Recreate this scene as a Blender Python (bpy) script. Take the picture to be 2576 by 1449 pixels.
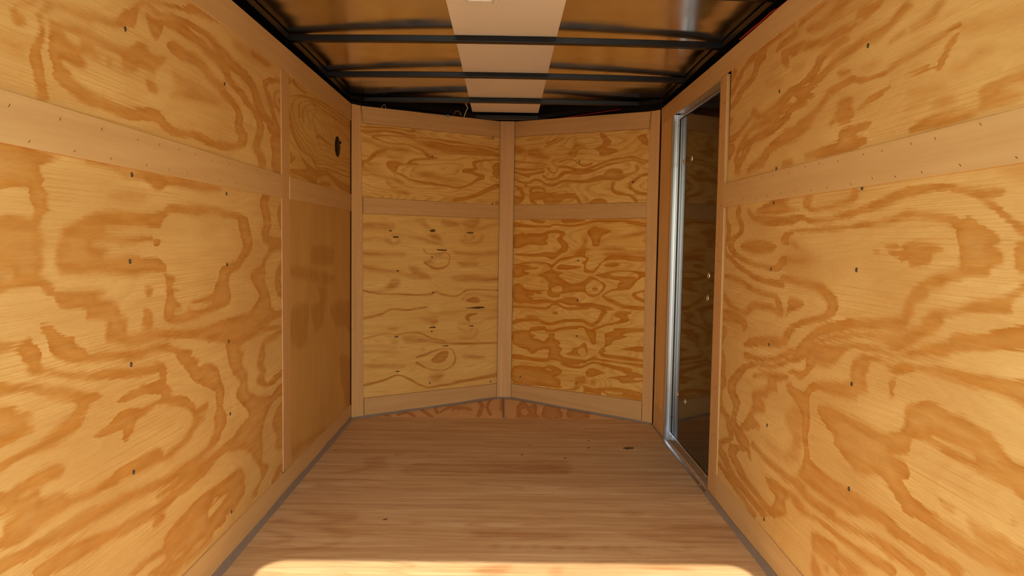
import bpy, bmesh, math, random
import numpy as np
from mathutils import Vector, Matrix

# ------------------------------------------------------------------ camera, light, exposure
SC = bpy.context.scene
COL = SC.collection
for o in list(bpy.data.objects):
    bpy.data.objects.remove(o)

CAM_F = 1831.4            # focal length in pixels of a 2576 px wide frame
CAM_PITCH, CAM_YAW, CAM_ROLL = 0.0668, 0.0108, 0.0151
CAM_POS = Vector((0.0053, 0.0, 1.06))
cp, sp = math.cos(CAM_PITCH), math.sin(CAM_PITCH)
cy, sy = math.cos(CAM_YAW), math.sin(CAM_YAW)
cr, sr = math.cos(CAM_ROLL), math.sin(CAM_ROLL)
fwd = Vector((sy*cp, cy*cp, -sp))
rgt0 = Vector((cy, -sy, 0))
up0 = rgt0.cross(fwd)
rgt = rgt0*cr + up0*sr
upv = -rgt0*sr + up0*cr
cam_data = bpy.data.cameras.new('camera')
cam_data.sensor_fit = 'HORIZONTAL'
cam_data.sensor_width = 36.0
cam_data.lens = CAM_F*36.0/2576.0
cam_data.clip_start = 0.02
cam = bpy.data.objects.new('camera', cam_data)
cam.matrix_world = Matrix(((rgt.x, upv.x, -fwd.x, CAM_POS.x), (rgt.y, upv.y, -fwd.y, CAM_POS.y),
                           (rgt.z, upv.z, -fwd.z, CAM_POS.z), (0, 0, 0, 1)))
COL.objects.link(cam)
SC.camera = cam

SUN_TAN = 1.75/1.863      # the header at 1.75 m throws its edge 1.863 m into the trailer
SUN_EL = math.atan(SUN_TAN)
SUN_AZ = math.radians(0.8)
sun_data = bpy.data.lights.new('sun', 'SUN')
sun_data.energy = 5.2
sun_data.angle = math.radians(0.55)
sun_data.color = (1.0, 0.93, 0.82)
sun = bpy.data.objects.new('sun', sun_data)
sun_dir = Vector((math.sin(SUN_AZ)*math.cos(SUN_EL), math.cos(SUN_AZ)*math.cos(SUN_EL), -math.sin(SUN_EL)))
sun.rotation_euler = sun_dir.to_track_quat('-Z', 'Y').to_euler()
sun.location = (0, -4, 5)
COL.objects.link(sun)

world = bpy.data.worlds.new('world')
SC.world = world
world.use_nodes = True
wn = world.node_tree.nodes
wl = world.node_tree.links
wn.clear()
wo = wn.new('ShaderNodeOutputWorld')
wb = wn.new('ShaderNodeBackground')
sky = wn.new('ShaderNodeTexSky')
sky.sky_type = 'NISHITA'
sky.sun_disc = False
sky.sun_elevation = SUN_EL
sky.sun_rotation = math.pi
sky.altitude = 100
wb.inputs['Strength'].default_value = 0.45
tint = wn.new('ShaderNodeMix')          # daylight white balance of the whole sky
tint.data_type = 'RGBA'
tint.blend_type = 'MULTIPLY'
tint.inputs[0].default_value = 1.0
tint.inputs[7].default_value = (1.0, 1.0, 0.90, 1.0)
wl.new(sky.outputs[0], tint.inputs[6])
wl.new(tint.outputs[2], wb.inputs['Color'])
wl.new(wb.outputs[0], wo.inputs['Surface'])

SC.view_settings.view_transform = 'Standard'
SC.view_settings.look = 'None'
SC.view_settings.exposure = 0.52
SC.view_settings.gamma = 1.0
SC.view_settings.use_curve_mapping = False
SC.cycles.max_bounces = 14
SC.cycles.diffuse_bounces = 10
SC.cycles.glossy_bounces = 6
SC.cycles.sample_clamp_indirect = 8.0
SC.cycles.use_denoising = True

# ------------------------------------------------------------------ the grain of each sheet, traced in millimetres
# D / L: closed outlines of late-wood (dark) and of islands in it; S: faint bands; K: resin pockets and knots
GRAIN = {
    'LU': 'D1334 1451 1347 1463 1356 1455 1372 1452 1373 1445 1358 1433 1343 1435;D1354 1477 1408 1494 1397 1484 1380 1476 1363 1475;S1305 1405 1341 1407 1380 1413 1400 1408 1410 1404 1393 1396 1373 1395 1366 1383 1334 1379 1322 1384 1304 1385;D1440 1502 1440 1495 1423 1483 1408 1465 1416 1453 1419 1442 1407 1425 1391 1406 1384 1384 1390 1363 1396 1343 1404 1328 1404 1307 1433 1313 1432 1336 1427 1354 1421 1374 1415 1393 1417 1408 1426 1426 1430 1444 1423 1456 1418 1467 1432 1479 1453 1492 1461 1506;D1454 1503 1500 1513 1557 1518 1619 1527 1676 1535 1701 1547 1712 1566 1754 1584 1782 1606 1805 1618 1828 1618 1805 1605 1790 1590 1784 1568 1769 1546 1737 1540 1690 1524 1656 1519 1614 1515 1582 1507 1548 1506 1515 1507 1484 1505;D1802 1616 1846 1615 1877 1609 1925 1619 1978 1632 2032 1636 2090 1636 2152 1638 2204 1635 2251 1619 2299 1605 2345 1589 2420 1583 2495 1579 2550 1567 2582 1544 2600 1513 2658 1485 2733 1468 2763 1441 2831 1457 2806 1492 2724 1509 2682 1538 2652 1565 2613 1592 2554 1611 2476 1619 2408 1625 2357 1636 2294 1644 2235 1656 2170 1654 2104 1650 2042 1647 1982 1639 1928 1626 1887 1620 1858 1625 1808 1622;D1828 1601 1863 1597 1926 1610 1919 1593 1912 1577 1886 1551 1861 1551 1844 1569 1833 1586;D1919 1597 1981 1603 2049 1599 2116 1598 2189 1588 2248 1582 2311 1568 2343 1544 2396 1531 2452 1519 2499 1502 2560 1490 2611 1471 2626 1444 2614 1417 2576 1368 2626 1337 2648 1304 2724 1317 2698 1354 2649 1378 2687 1422 2702 1457 2668 1489 2598 1507 2545 1522 2504 1543 2434 1551 2387 1562 2362 1591 2295 1610 2231 1616 2155 1627 2082 1628 2006 1629 1933 1618;D1851 1634 1926 1647 1993 1660 2057 1671 2110 1679 2118 1698 2063 1682 1998 1669 1930 1654 1854 1640;D2068 1697 2107 1702 2162 1706 2230 1710 2302 1710 2265 1703 2195 1696 2130 1686 2083 1682 2061 1685;D1447 1364 1478 1353 1514 1341 1554 1331 1594 1332 1630 1331 1660 1330 1711 1326 1765 1328 1822 1340 1858 1343 1901 1333 1947 1324 2023 1326 2088 1331 2157 1327 2237 1323 2347 1329 2438 1344 2512 1365 2529 1406 2480 1425 2487 1456 2458 1481 2402 1500 2348 1512 2318 1528 2253 1536 2206 1553 2164 1566 2112 1570 2066 1568 2025 1570 1965 1570 1936 1545 1987 1537 2031 1535 2076 1536 2119 1536 2159 1528 2214 1513 2275 1505 2301 1490 2363 1480 2410 1464 2422 1444 2407 1409 2443 1387 2436 1370 2423 1364 2350 1351 2253 1345 2178 1348 2101 1352 2031 1343 1966 1343 1933 1353 1888 1370 1826 1369 1769 1356 1726 1352 1676 1352 1648 1356 1610 1356 1579 1359 1544 1367 1509 1378 1480 1391;D1449 1466 1498 1475 1555 1485 1599 1485 1635 1479 1693 1482 1735 1490 1779 1512 1825 1521 1836 1513 1866 1506 1923 1517 1936 1521 1903 1489 1877 1474 1864 1458 1828 1463 1788 1462 1782 1452 1743 1441 1717 1438 1713 1460 1693 1467 1644 1467 1611 1466 1598 1467 1580 1465 1563 1468 1534 1466 1514 1466 1490 1464 1456 1456;D1448 1452 1490 1461 1497 1450 1513 1445 1537 1444 1550 1454 1546 1461 1563 1463 1589 1462 1602 1448 1620 1440 1601 1433 1579 1435 1549 1428 1567 1414 1552 1400 1527 1401 1503 1403 1480 1404 1487 1392 1510 1383 1494 1375 1463 1377 1446 1396 1443 1422;D1822 1440 1857 1438 1882 1431 1887 1421 1875 1413 1850 1411 1830 1418;D1652 1442 1667 1444 1664 1438 1655 1436;S1969 1495 2032 1491 2100 1489 2172 1484 2259 1481 2295 1473 2222 1446 2138 1437 2059 1429 1987 1425 1953 1422 1988 1447 1974 1463;D2693 1623 2815 1656 2902 1668 2902 1659 2773 1627 2732 1606 2772 1588 2812 1553 2826 1528 2869 1491 2913 1475 2913 1452 2868 1437 2810 1433 2769 1458 2797 1497 2770 1532 2718 1578;D2904 1622 2836 1613 2810 1583 2831 1554 2891 1542 2908 1549 2851 1561 2831 1587 2848 1610 2898 1614;D2910 1604 2869 1585 2899 1567 2916 1572 2887 1588 2921 1602;D2768 1423 2853 1444 2912 1415 2910 1305 2807 1304 2780 1337 2795 1374;D2610 1524 2641 1542 2665 1530 2640 1517;S2409 1689 2572 1697 2708 1702 2816 1698 2707 1677 2583 1664 2471 1664 2408 1667;D2584 1700 2682 1704 2774 1697 2733 1679 2632 1680 2572 1685',
    'LL': 'D1250 1213 1453 1209 1453 1204 1410 1188 1400 1179 1414 1166 1414 1157 1404 1149 1428 1131 1417 1123 1428 1104 1409 1091 1401 1079 1395 1068 1407 1050 1409 1036 1400 1026 1409 1007 1401 988 1398 979 1442 951 1448 944 1555 940 1618 931 1613 924 1583 917 1628 911 1654 905 1675 889 1685 871 1713 856 1707 839 1712 823 1705 806 1624 818 1620 838 1626 860 1581 873 1543 877 1549 896 1508 905 1457 910 1437 932 1414 943 1399 949 1392 957 1352 959 1314 960 1284 953 1238 952 1244 1084 1290 1085 1330 1089 1368 1085 1385 1093 1384 1109 1370 1125 1374 1144 1332 1143 1292 1134 1246 1126;L1286 989 1312 987 1318 983 1305 978 1285 980;D1467 1056 1480 1071 1515 1082 1571 1099 1601 1106 1662 1111 1764 1110 1832 1108 1907 1124 1929 1134 2043 1140 2144 1141 2276 1139 2425 1132 2519 1118 2543 1080 2567 1045 2554 1005 2491 980 2443 948 2364 939 2341 907 2362 865 2339 838 2227 829 2134 823 2048 818 1969 820 1904 834 1897 861 1913 893 1914 920 1908 947 1887 961 1801 965 1746 961 1657 968 1595 974 1529 974 1494 979 1464 978 1448 996 1445 1021 1458 1041;L1574 1040 1633 1045 1676 1042 1692 1034 1749 1033 1798 1039 1836 1041 1850 1045 1837 1058 1762 1056 1681 1051 1644 1060 1629 1071 1716 1073 1806 1079 1837 1074 1884 1073 1906 1097 1942 1112 2018 1113 2108 1112 2217 1123 2316 1114 2424 1111 2435 1082 2457 1053 2474 1023 2444 998 2409 978 2322 969 2270 951 2259 924 2229 906 2219 884 2136 879 2083 876 2050 864 2135 857 2209 854 2180 849 2108 844 2049 854 2025 845 1970 841 1963 852 2009 857 1971 885 1957 903 2019 906 1950 917 1966 933 1959 947 1922 956 1916 973 1909 986 1861 1002 1822 1001 1784 1001 1772 1007 1713 1010 1691 1005 1642 1003 1622 1006 1638 1020 1617 1029 1588 1033;D1850 1045 1883 1044 1879 1032 1852 1032;D1567 1215 1615 1213 1666 1210 1750 1207 1817 1213 1882 1209 1983 1211 2146 1210 2278 1211 2273 1197 2146 1188 2021 1190 1923 1188 1895 1175 1861 1173 1835 1183 1797 1193 1720 1192 1677 1203 1630 1207 1590 1208 1557 1207;S1648 1144 1766 1160 1815 1160 1802 1144 1730 1137 1663 1139;D1806 930 1838 922 1831 906 1805 905;D1792 878 1823 869 1836 852 1832 826 1802 824 1784 835 1791 856;D2679 1209 2649 1172 2677 1134 2689 1101 2661 1065 2733 1023 2911 1019 2921 1049 2787 1057 2745 1070 2776 1101 2761 1142 2733 1176 2762 1206;D2900 1052 2916 1044 2915 1004 2819 1001 2714 970 2699 937 2713 923 2691 901 2719 871 2755 830 2769 786 2854 765 2911 767 2910 742 2768 733 2666 721 2559 707 2508 696 2046 768 1895 789 1847 795 1712 821 1771 817 1861 816 1910 804 2047 786 2169 786 2226 790 2327 791 2439 791 2529 793 2574 809 2635 835 2622 859 2589 879 2545 913 2577 938 2658 948 2672 971 2729 998 2745 1021 2688 1045 2745 1054;D2870 1177 2902 1181 2917 1085 2868 1104 2853 1142;D2833 922 2923 979 2922 934 2880 900 2896 864 2920 848 2920 812 2847 828 2816 864;D1391 881 1423 878 1441 864 1466 852 1503 843 1495 835 1519 822 1544 809 1557 799 1617 795 1707 781 1762 780 1791 774 1839 780 1883 778 1929 767 1943 757 2006 742 2067 727 2051 716 2114 695 2089 689 2113 674 2155 678 2225 662 2260 630 2269 602 2297 574 2291 541 2281 517 2314 483 2308 457 2274 440 2254 423 2226 412 2155 407 2088 406 2025 406 1952 409 1883 410 1807 417 1748 421 1653 455 1760 437 1884 425 1988 417 2088 420 2155 425 2191 444 2219 466 2211 501 2239 523 2230 555 2222 579 2161 606 2095 633 2049 659 2027 683 1983 710 1963 733 1922 749 1863 761 1814 766 1773 758 1717 761 1616 778 1552 784 1493 794 1454 805 1428 821 1418 837 1411 856;D1223 872 1280 865 1310 857 1342 857 1361 860 1370 850 1389 836 1392 827 1384 817 1394 804 1416 793 1468 779 1525 766 1592 755 1654 750 1711 741 1772 735 1825 731 1850 735 1888 723 1904 711 1906 686 1899 669 1932 649 1942 638 1918 633 1959 621 2009 612 2047 592 2069 577 2093 558 2168 558 2168 544 2142 535 2108 533 2145 517 2141 511 2108 509 2091 503 2067 499 2059 487 2027 476 1982 472 1939 465 1905 460 1872 470 1822 473 1779 475 1728 483 1674 486 1634 484 1595 489 1558 489 1489 514 1558 507 1605 510 1655 509 1686 516 1735 515 1793 515 1854 509 1873 497 1886 481 1926 485 1983 491 2021 501 2052 516 2068 536 2046 562 2001 582 1951 600 1891 617 1846 622 1809 618 1785 612 1744 611 1732 591 1704 575 1678 580 1689 594 1659 607 1586 611 1563 622 1610 628 1650 637 1681 646 1723 643 1768 631 1821 633 1859 631 1878 639 1853 653 1792 663 1741 666 1687 667 1661 675 1725 684 1770 686 1848 685 1874 692 1861 704 1830 709 1760 714 1689 724 1614 737 1550 745 1492 759 1445 774 1401 787 1366 791 1350 803 1357 815 1341 822 1335 836 1310 849 1279 847 1222 854;D1220 807 1277 796 1301 787 1339 779 1379 770 1414 759 1475 746 1515 728 1549 718 1599 706 1599 700 1566 694 1548 688 1539 682 1522 677 1500 672 1530 667 1521 659 1504 651 1479 646 1447 642 1413 638 1366 642 1326 643 1288 638 1269 633 1212 634 1213 652 1270 652 1307 655 1350 658 1395 661 1425 670 1456 678 1489 690 1506 700 1490 714 1435 731 1406 742 1389 750 1358 761 1322 767 1276 772 1219 783;D1218 765 1275 752 1314 742 1308 735 1320 730 1366 720 1349 712 1342 709 1365 695 1358 685 1328 684 1299 680 1277 681 1214 683;D2311 722 2392 715 2478 695 2423 679 2477 663 2454 634 2476 606 2509 576 2508 526 2566 497 2640 473 2761 451 2804 460 2932 472 2931 428 2832 426 2746 409 2704 387 2663 349 2650 313 2662 270 2648 238 2660 217 2727 187 2699 169 2646 159 2607 142 2594 117 2533 138 2582 151 2646 168 2609 229 2548 273 2537 294 2446 333 2392 345 2301 364 2234 365 2153 365 2055 365 1950 371 1875 375 1837 389 1916 392 2025 392 2120 389 2235 391 2321 396 2383 403 2448 418 2517 429 2511 447 2450 490 2397 526 2419 549 2441 564 2420 580 2378 604 2339 646 2329 674;D2512 702 2559 712 2590 708 2577 698 2524 697;D2913 690 2913 671 2808 662 2724 660 2683 648 2696 611 2669 589 2708 560 2681 534 2720 504 2790 518 2894 527 2933 524 2933 505 2848 498 2790 486 2693 497 2604 528 2604 549 2642 559 2605 587 2618 615 2645 650 2671 672 2752 683 2838 690;D2931 380 2846 385 2787 358 2772 325 2829 272 2799 234 2927 211;D2926 143 2856 146 2797 132 2753 110 2825 90 2856 118 2925 105;D2444 268 2477 225 2443 216 2431 195 2442 171 2142 279 2186 285 2260 282 2359 276 2411 275;D1619 854 1633 844 1662 833 1709 835 1709 821 1746 812 1798 808 1846 812 1898 812 2008 796 2117 788 2201 784 2898 701 2823 696 2646 705 2524 701 2478 691 2371 706 2292 721 2183 741 2116 762 2008 780 1923 790 1846 797 1797 792 1746 793 1697 802 1652 815 1637 825 1618 833;D1334 598 1368 605 1408 604 1450 592 1457 578 1432 571 1396 575 1386 575 1366 576 1354 575 1328 576 1314 570 1337 568 1366 574 1376 567 1380 553 1385 545 1415 540 1447 536 1474 519 1515 513 1552 509 1581 505 1610 504 1635 509 1663 513 1700 513 1758 507 1783 508 1934 462 1910 461 1868 471 1833 478 1798 476 1773 476 1718 486 1688 490 1655 489 1617 492 1577 493 1551 491 1520 492 1491 497 1462 498 1440 496 1413 498 1395 495 1373 496 1353 494 1334 488 1306 490 1284 494 1263 498 1223 506 1224 531 1264 517 1275 519 1271 534 1282 540 1297 543 1307 547 1287 552 1266 555 1225 563 1227 591 1267 576 1270 569 1279 565 1227 605 1268 601 1289 595 1316 599;D2110 416 2046 418 1968 424 1895 423 1854 421 1790 431 1728 441 1670 448 1616 456 1565 461 1517 465 1473 467 1435 468 1393 471 1363 473 1332 473 1299 477 1272 480 1256 480 1217 486 1226 463 1267 455 1285 455 1311 452 1347 447 1379 446 1409 444 1453 438 1493 436 1538 433 1585 430 1635 427 1687 423 1743 417 1803 409 1870 400 1921 396 1996 393 2078 386 2139 392;D2177 379 2099 371 2043 371 1992 367 1943 369 1890 366 1845 365 1803 369 1740 379 1683 383 1631 389 1580 398 1530 409 1482 418 1440 421 1400 424 1362 423 1348 420 1370 390 1385 389 1424 385 1465 379 1508 375 1552 370 1598 366 1649 359 1706 349 1766 343 1827 338 1874 335 1922 338 1967 346 2020 340 2078 341 2135 343 2209 357;D1815 351 1891 320 1862 309 1822 310 1819 327 1836 330;D2168 286 2086 289 2027 284 1973 278 1924 273 1887 261 1874 241 1939 207 1947 223 1980 228 2034 228 2088 237 2143 243 2211 252;D1879 258 1965 217 1954 196 1915 189 1964 173 1995 167 1994 141 1947 137 1923 137 1788 201 1832 200 1877 201 1887 214 1833 228 1789 234 1748 234 1724 231 1694 246 1729 250 1769 252 1833 243 1874 238;D2160 224 2101 222 2041 216 2048 209 2124 202 2186 203;D2172 150 2116 149 2059 153 2014 151 1991 145 2007 132 2038 131 2081 133 2140 127 2199 128;D2407 277 2463 211 2474 173 2415 160 2370 147 2296 163 2295 139 2205 147 2158 140 2105 159 2063 162 1989 148 1974 165 1998 172 1930 188 1915 191 1953 216 1939 239 1984 234 2057 245 2100 257 2144 252 2199 239 2257 230 2318 228 2341 265;L2308 224 2227 210 2170 204 2161 223 2227 229',
    'RU': 'D2077 1731 2038 1722 2068 1718 2114 1713 2173 1717 2197 1703 2232 1702 2229 1719 2208 1727 2157 1729;D1971 1707 1895 1683 1920 1673 1953 1661 2010 1662 2054 1656 2101 1662 2160 1677 2166 1691 2128 1690 2080 1683 2041 1681 2012 1688;D1853 1643 1823 1645 1770 1640 1731 1630 1741 1622 1768 1617 1785 1611 1820 1607 1869 1609 1908 1614 1870 1618 1859 1633;L1860 1619 1833 1621 1820 1616 1844 1609;D1627 1594 1665 1586 1698 1573 1737 1571 1781 1571 1827 1571 1863 1568 1910 1566 1958 1562 1993 1556 2026 1544 2071 1534 2125 1523 2185 1520 2242 1515 2199 1487 2152 1497 2096 1504 2042 1516 1997 1526 1961 1535 1927 1538 1881 1541 1840 1547 1804 1548 1756 1545 1712 1549 1678 1558 1642 1568 1605 1577;D1895 1621 1964 1628 2030 1630 2098 1638 2172 1652 2229 1662 2295 1667 2352 1667 2359 1643 2325 1612 2288 1608 2299 1631 2289 1633 2251 1631 2206 1636 2157 1625 2081 1614 2011 1611 1947 1609 1881 1603;L2300 1639 2281 1636 2290 1631;D2275 1742 2336 1742 2395 1741 2460 1743 2526 1734 2579 1728 2609 1715 2517 1680 2503 1697 2489 1714 2423 1718 2362 1716 2302 1719 2250 1723;D2256 1710 2291 1702 2341 1703 2380 1700 2413 1687 2396 1678 2349 1681 2309 1680 2263 1684 2226 1693;D2653 1736 2615 1731 2612 1710 2662 1700 2727 1694 2752 1673 2806 1654 2832 1632 2891 1625 2929 1618 2932 1642 2850 1663 2810 1690 2755 1705 2703 1719;D2597 1711 2621 1685 2630 1663 2676 1649 2742 1642 2799 1625 2839 1606 2904 1590 2944 1582 2920 1571 2868 1575 2789 1587 2748 1606 2698 1622 2634 1630 2583 1646 2572 1669 2529 1684;D2857 1730 2875 1708 2947 1702 2912 1685 2835 1692 2813 1716;D1918 1603 1974 1603 2001 1596 2040 1594 2082 1586 2101 1566 2134 1556 2170 1546 2220 1540 2279 1539 2334 1531 2382 1518 2455 1511 2516 1507 2564 1516 2600 1529 2635 1524 2592 1498 2494 1476 2401 1477 2329 1490 2280 1504 2241 1514 2191 1520 2139 1527 2094 1534 2065 1550 2041 1565 2008 1572 1975 1577 1947 1581 1895 1582;D2093 1585 2077 1583 2073 1575 2089 1576;S2268 1601 2176 1586 2210 1577 2247 1581;S2494 1601 2343 1584 2341 1565 2361 1558 2403 1571 2482 1591;D2619 1539 2567 1522 2567 1514 2615 1509 2640 1501 2690 1483 2729 1471 2784 1457 2856 1448 2919 1461 2929 1477 2844 1474 2786 1479 2705 1498 2629 1516;D2898 1552 2836 1539 2850 1525 2894 1514 2925 1519 2929 1547;D2612 1479 2527 1478 2459 1479 2415 1484 2354 1492 2294 1493 2256 1486 2332 1473 2371 1461 2412 1452 2478 1451 2536 1451 2585 1463;D2154 1481 2231 1487 2292 1480 2310 1464 2370 1458 2434 1451 2521 1445 2603 1438 2675 1428 2718 1405 2744 1375 2785 1351 2797 1325 2740 1316 2730 1340 2692 1362 2643 1385 2612 1404 2559 1411 2476 1414 2387 1422 2328 1434 2271 1446 2254 1461 2205 1464 2141 1465;D2239 1508 2186 1508 2116 1491 2090 1476 2148 1480 2211 1492;D2598 1474 2677 1463 2722 1439 2770 1417 2797 1392 2810 1369 2776 1332 2735 1332 2766 1365 2755 1384 2731 1407 2673 1424 2645 1451 2573 1460;D2658 1315 2634 1334 2585 1346 2514 1359 2471 1382 2406 1393 2345 1408 2287 1418 2230 1417 2195 1429 2143 1427 2077 1423 2107 1401 2139 1389 2173 1380 2244 1372 2320 1367 2402 1362 2444 1347 2487 1323 2607 1314 2645 1309;D2940 1440 2825 1439 2807 1410 2879 1381 2931 1358;D2315 1317 2238 1313 2246 1299 2314 1302;D2020 1469 1999 1481 1956 1485 1909 1487 1870 1487 1831 1473 1771 1463 1726 1461 1689 1466 1664 1471 1634 1475 1592 1477 1547 1481 1505 1484 1466 1489 1428 1492 1427 1485 1461 1481 1504 1474 1546 1470 1591 1467 1633 1464 1673 1457 1714 1453 1770 1454 1830 1461 1868 1469 1920 1465 1976 1463;D1959 1510 1925 1515 1877 1500 1883 1493 1923 1498;D1679 1526 1630 1533 1620 1528 1669 1523 1694 1522;D1611 1533 1574 1535 1532 1544 1516 1552 1491 1548 1506 1537 1517 1526 1556 1525 1601 1525;D1924 1438 1878 1435 1857 1422 1869 1412 1848 1394 1853 1380 1885 1373 1932 1377 1947 1386 1982 1378 1990 1389 1955 1403 1944 1426;D1836 1396 1806 1407 1766 1416 1722 1422 1685 1425 1679 1421 1710 1411 1753 1403 1799 1397;D2014 1467 2046 1458 2075 1444 2117 1434 2164 1431 2156 1423 2103 1423 2051 1431 2021 1446 1996 1458;D1934 1331 1929 1352 1897 1362 1832 1359 1760 1352 1782 1342 1830 1338 1842 1330 1798 1324 1773 1309 1802 1301 1864 1297 1945 1297 2018 1299 2098 1308 2148 1310 2132 1322 2052 1326 1976 1327;D1620 1430 1574 1435 1530 1432 1538 1424 1583 1427;D1499 1420 1493 1435 1478 1451 1463 1466 1445 1472 1430 1475 1440 1462 1458 1445 1472 1433 1483 1421 1499 1418 1516 1424;S1451 1411 1440 1418 1410 1411 1382 1422 1369 1427 1328 1417 1350 1412 1384 1407 1401 1400 1423 1396 1446 1403;S1427 1488 1374 1483 1323 1474 1255 1466 1254 1452 1306 1455 1355 1458 1407 1464 1430 1473;D1361 1345 1342 1356 1313 1358 1273 1358 1211 1356 1209 1336 1244 1338 1272 1345 1290 1343 1302 1337 1271 1329 1246 1318 1263 1313 1293 1310 1325 1310 1351 1308 1392 1299 1468 1300 1553 1303 1599 1307 1573 1318 1533 1325 1470 1324 1412 1318 1365 1313 1356 1329;S1506 1352 1474 1360 1434 1352 1440 1337 1471 1333 1505 1342;S1604 1359 1559 1369 1532 1366 1541 1360 1585 1356;S1608 1396 1517 1385 1475 1377 1516 1375 1583 1381;S1774 1497 1728 1489 1750 1481 1808 1485 1821 1494',
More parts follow.
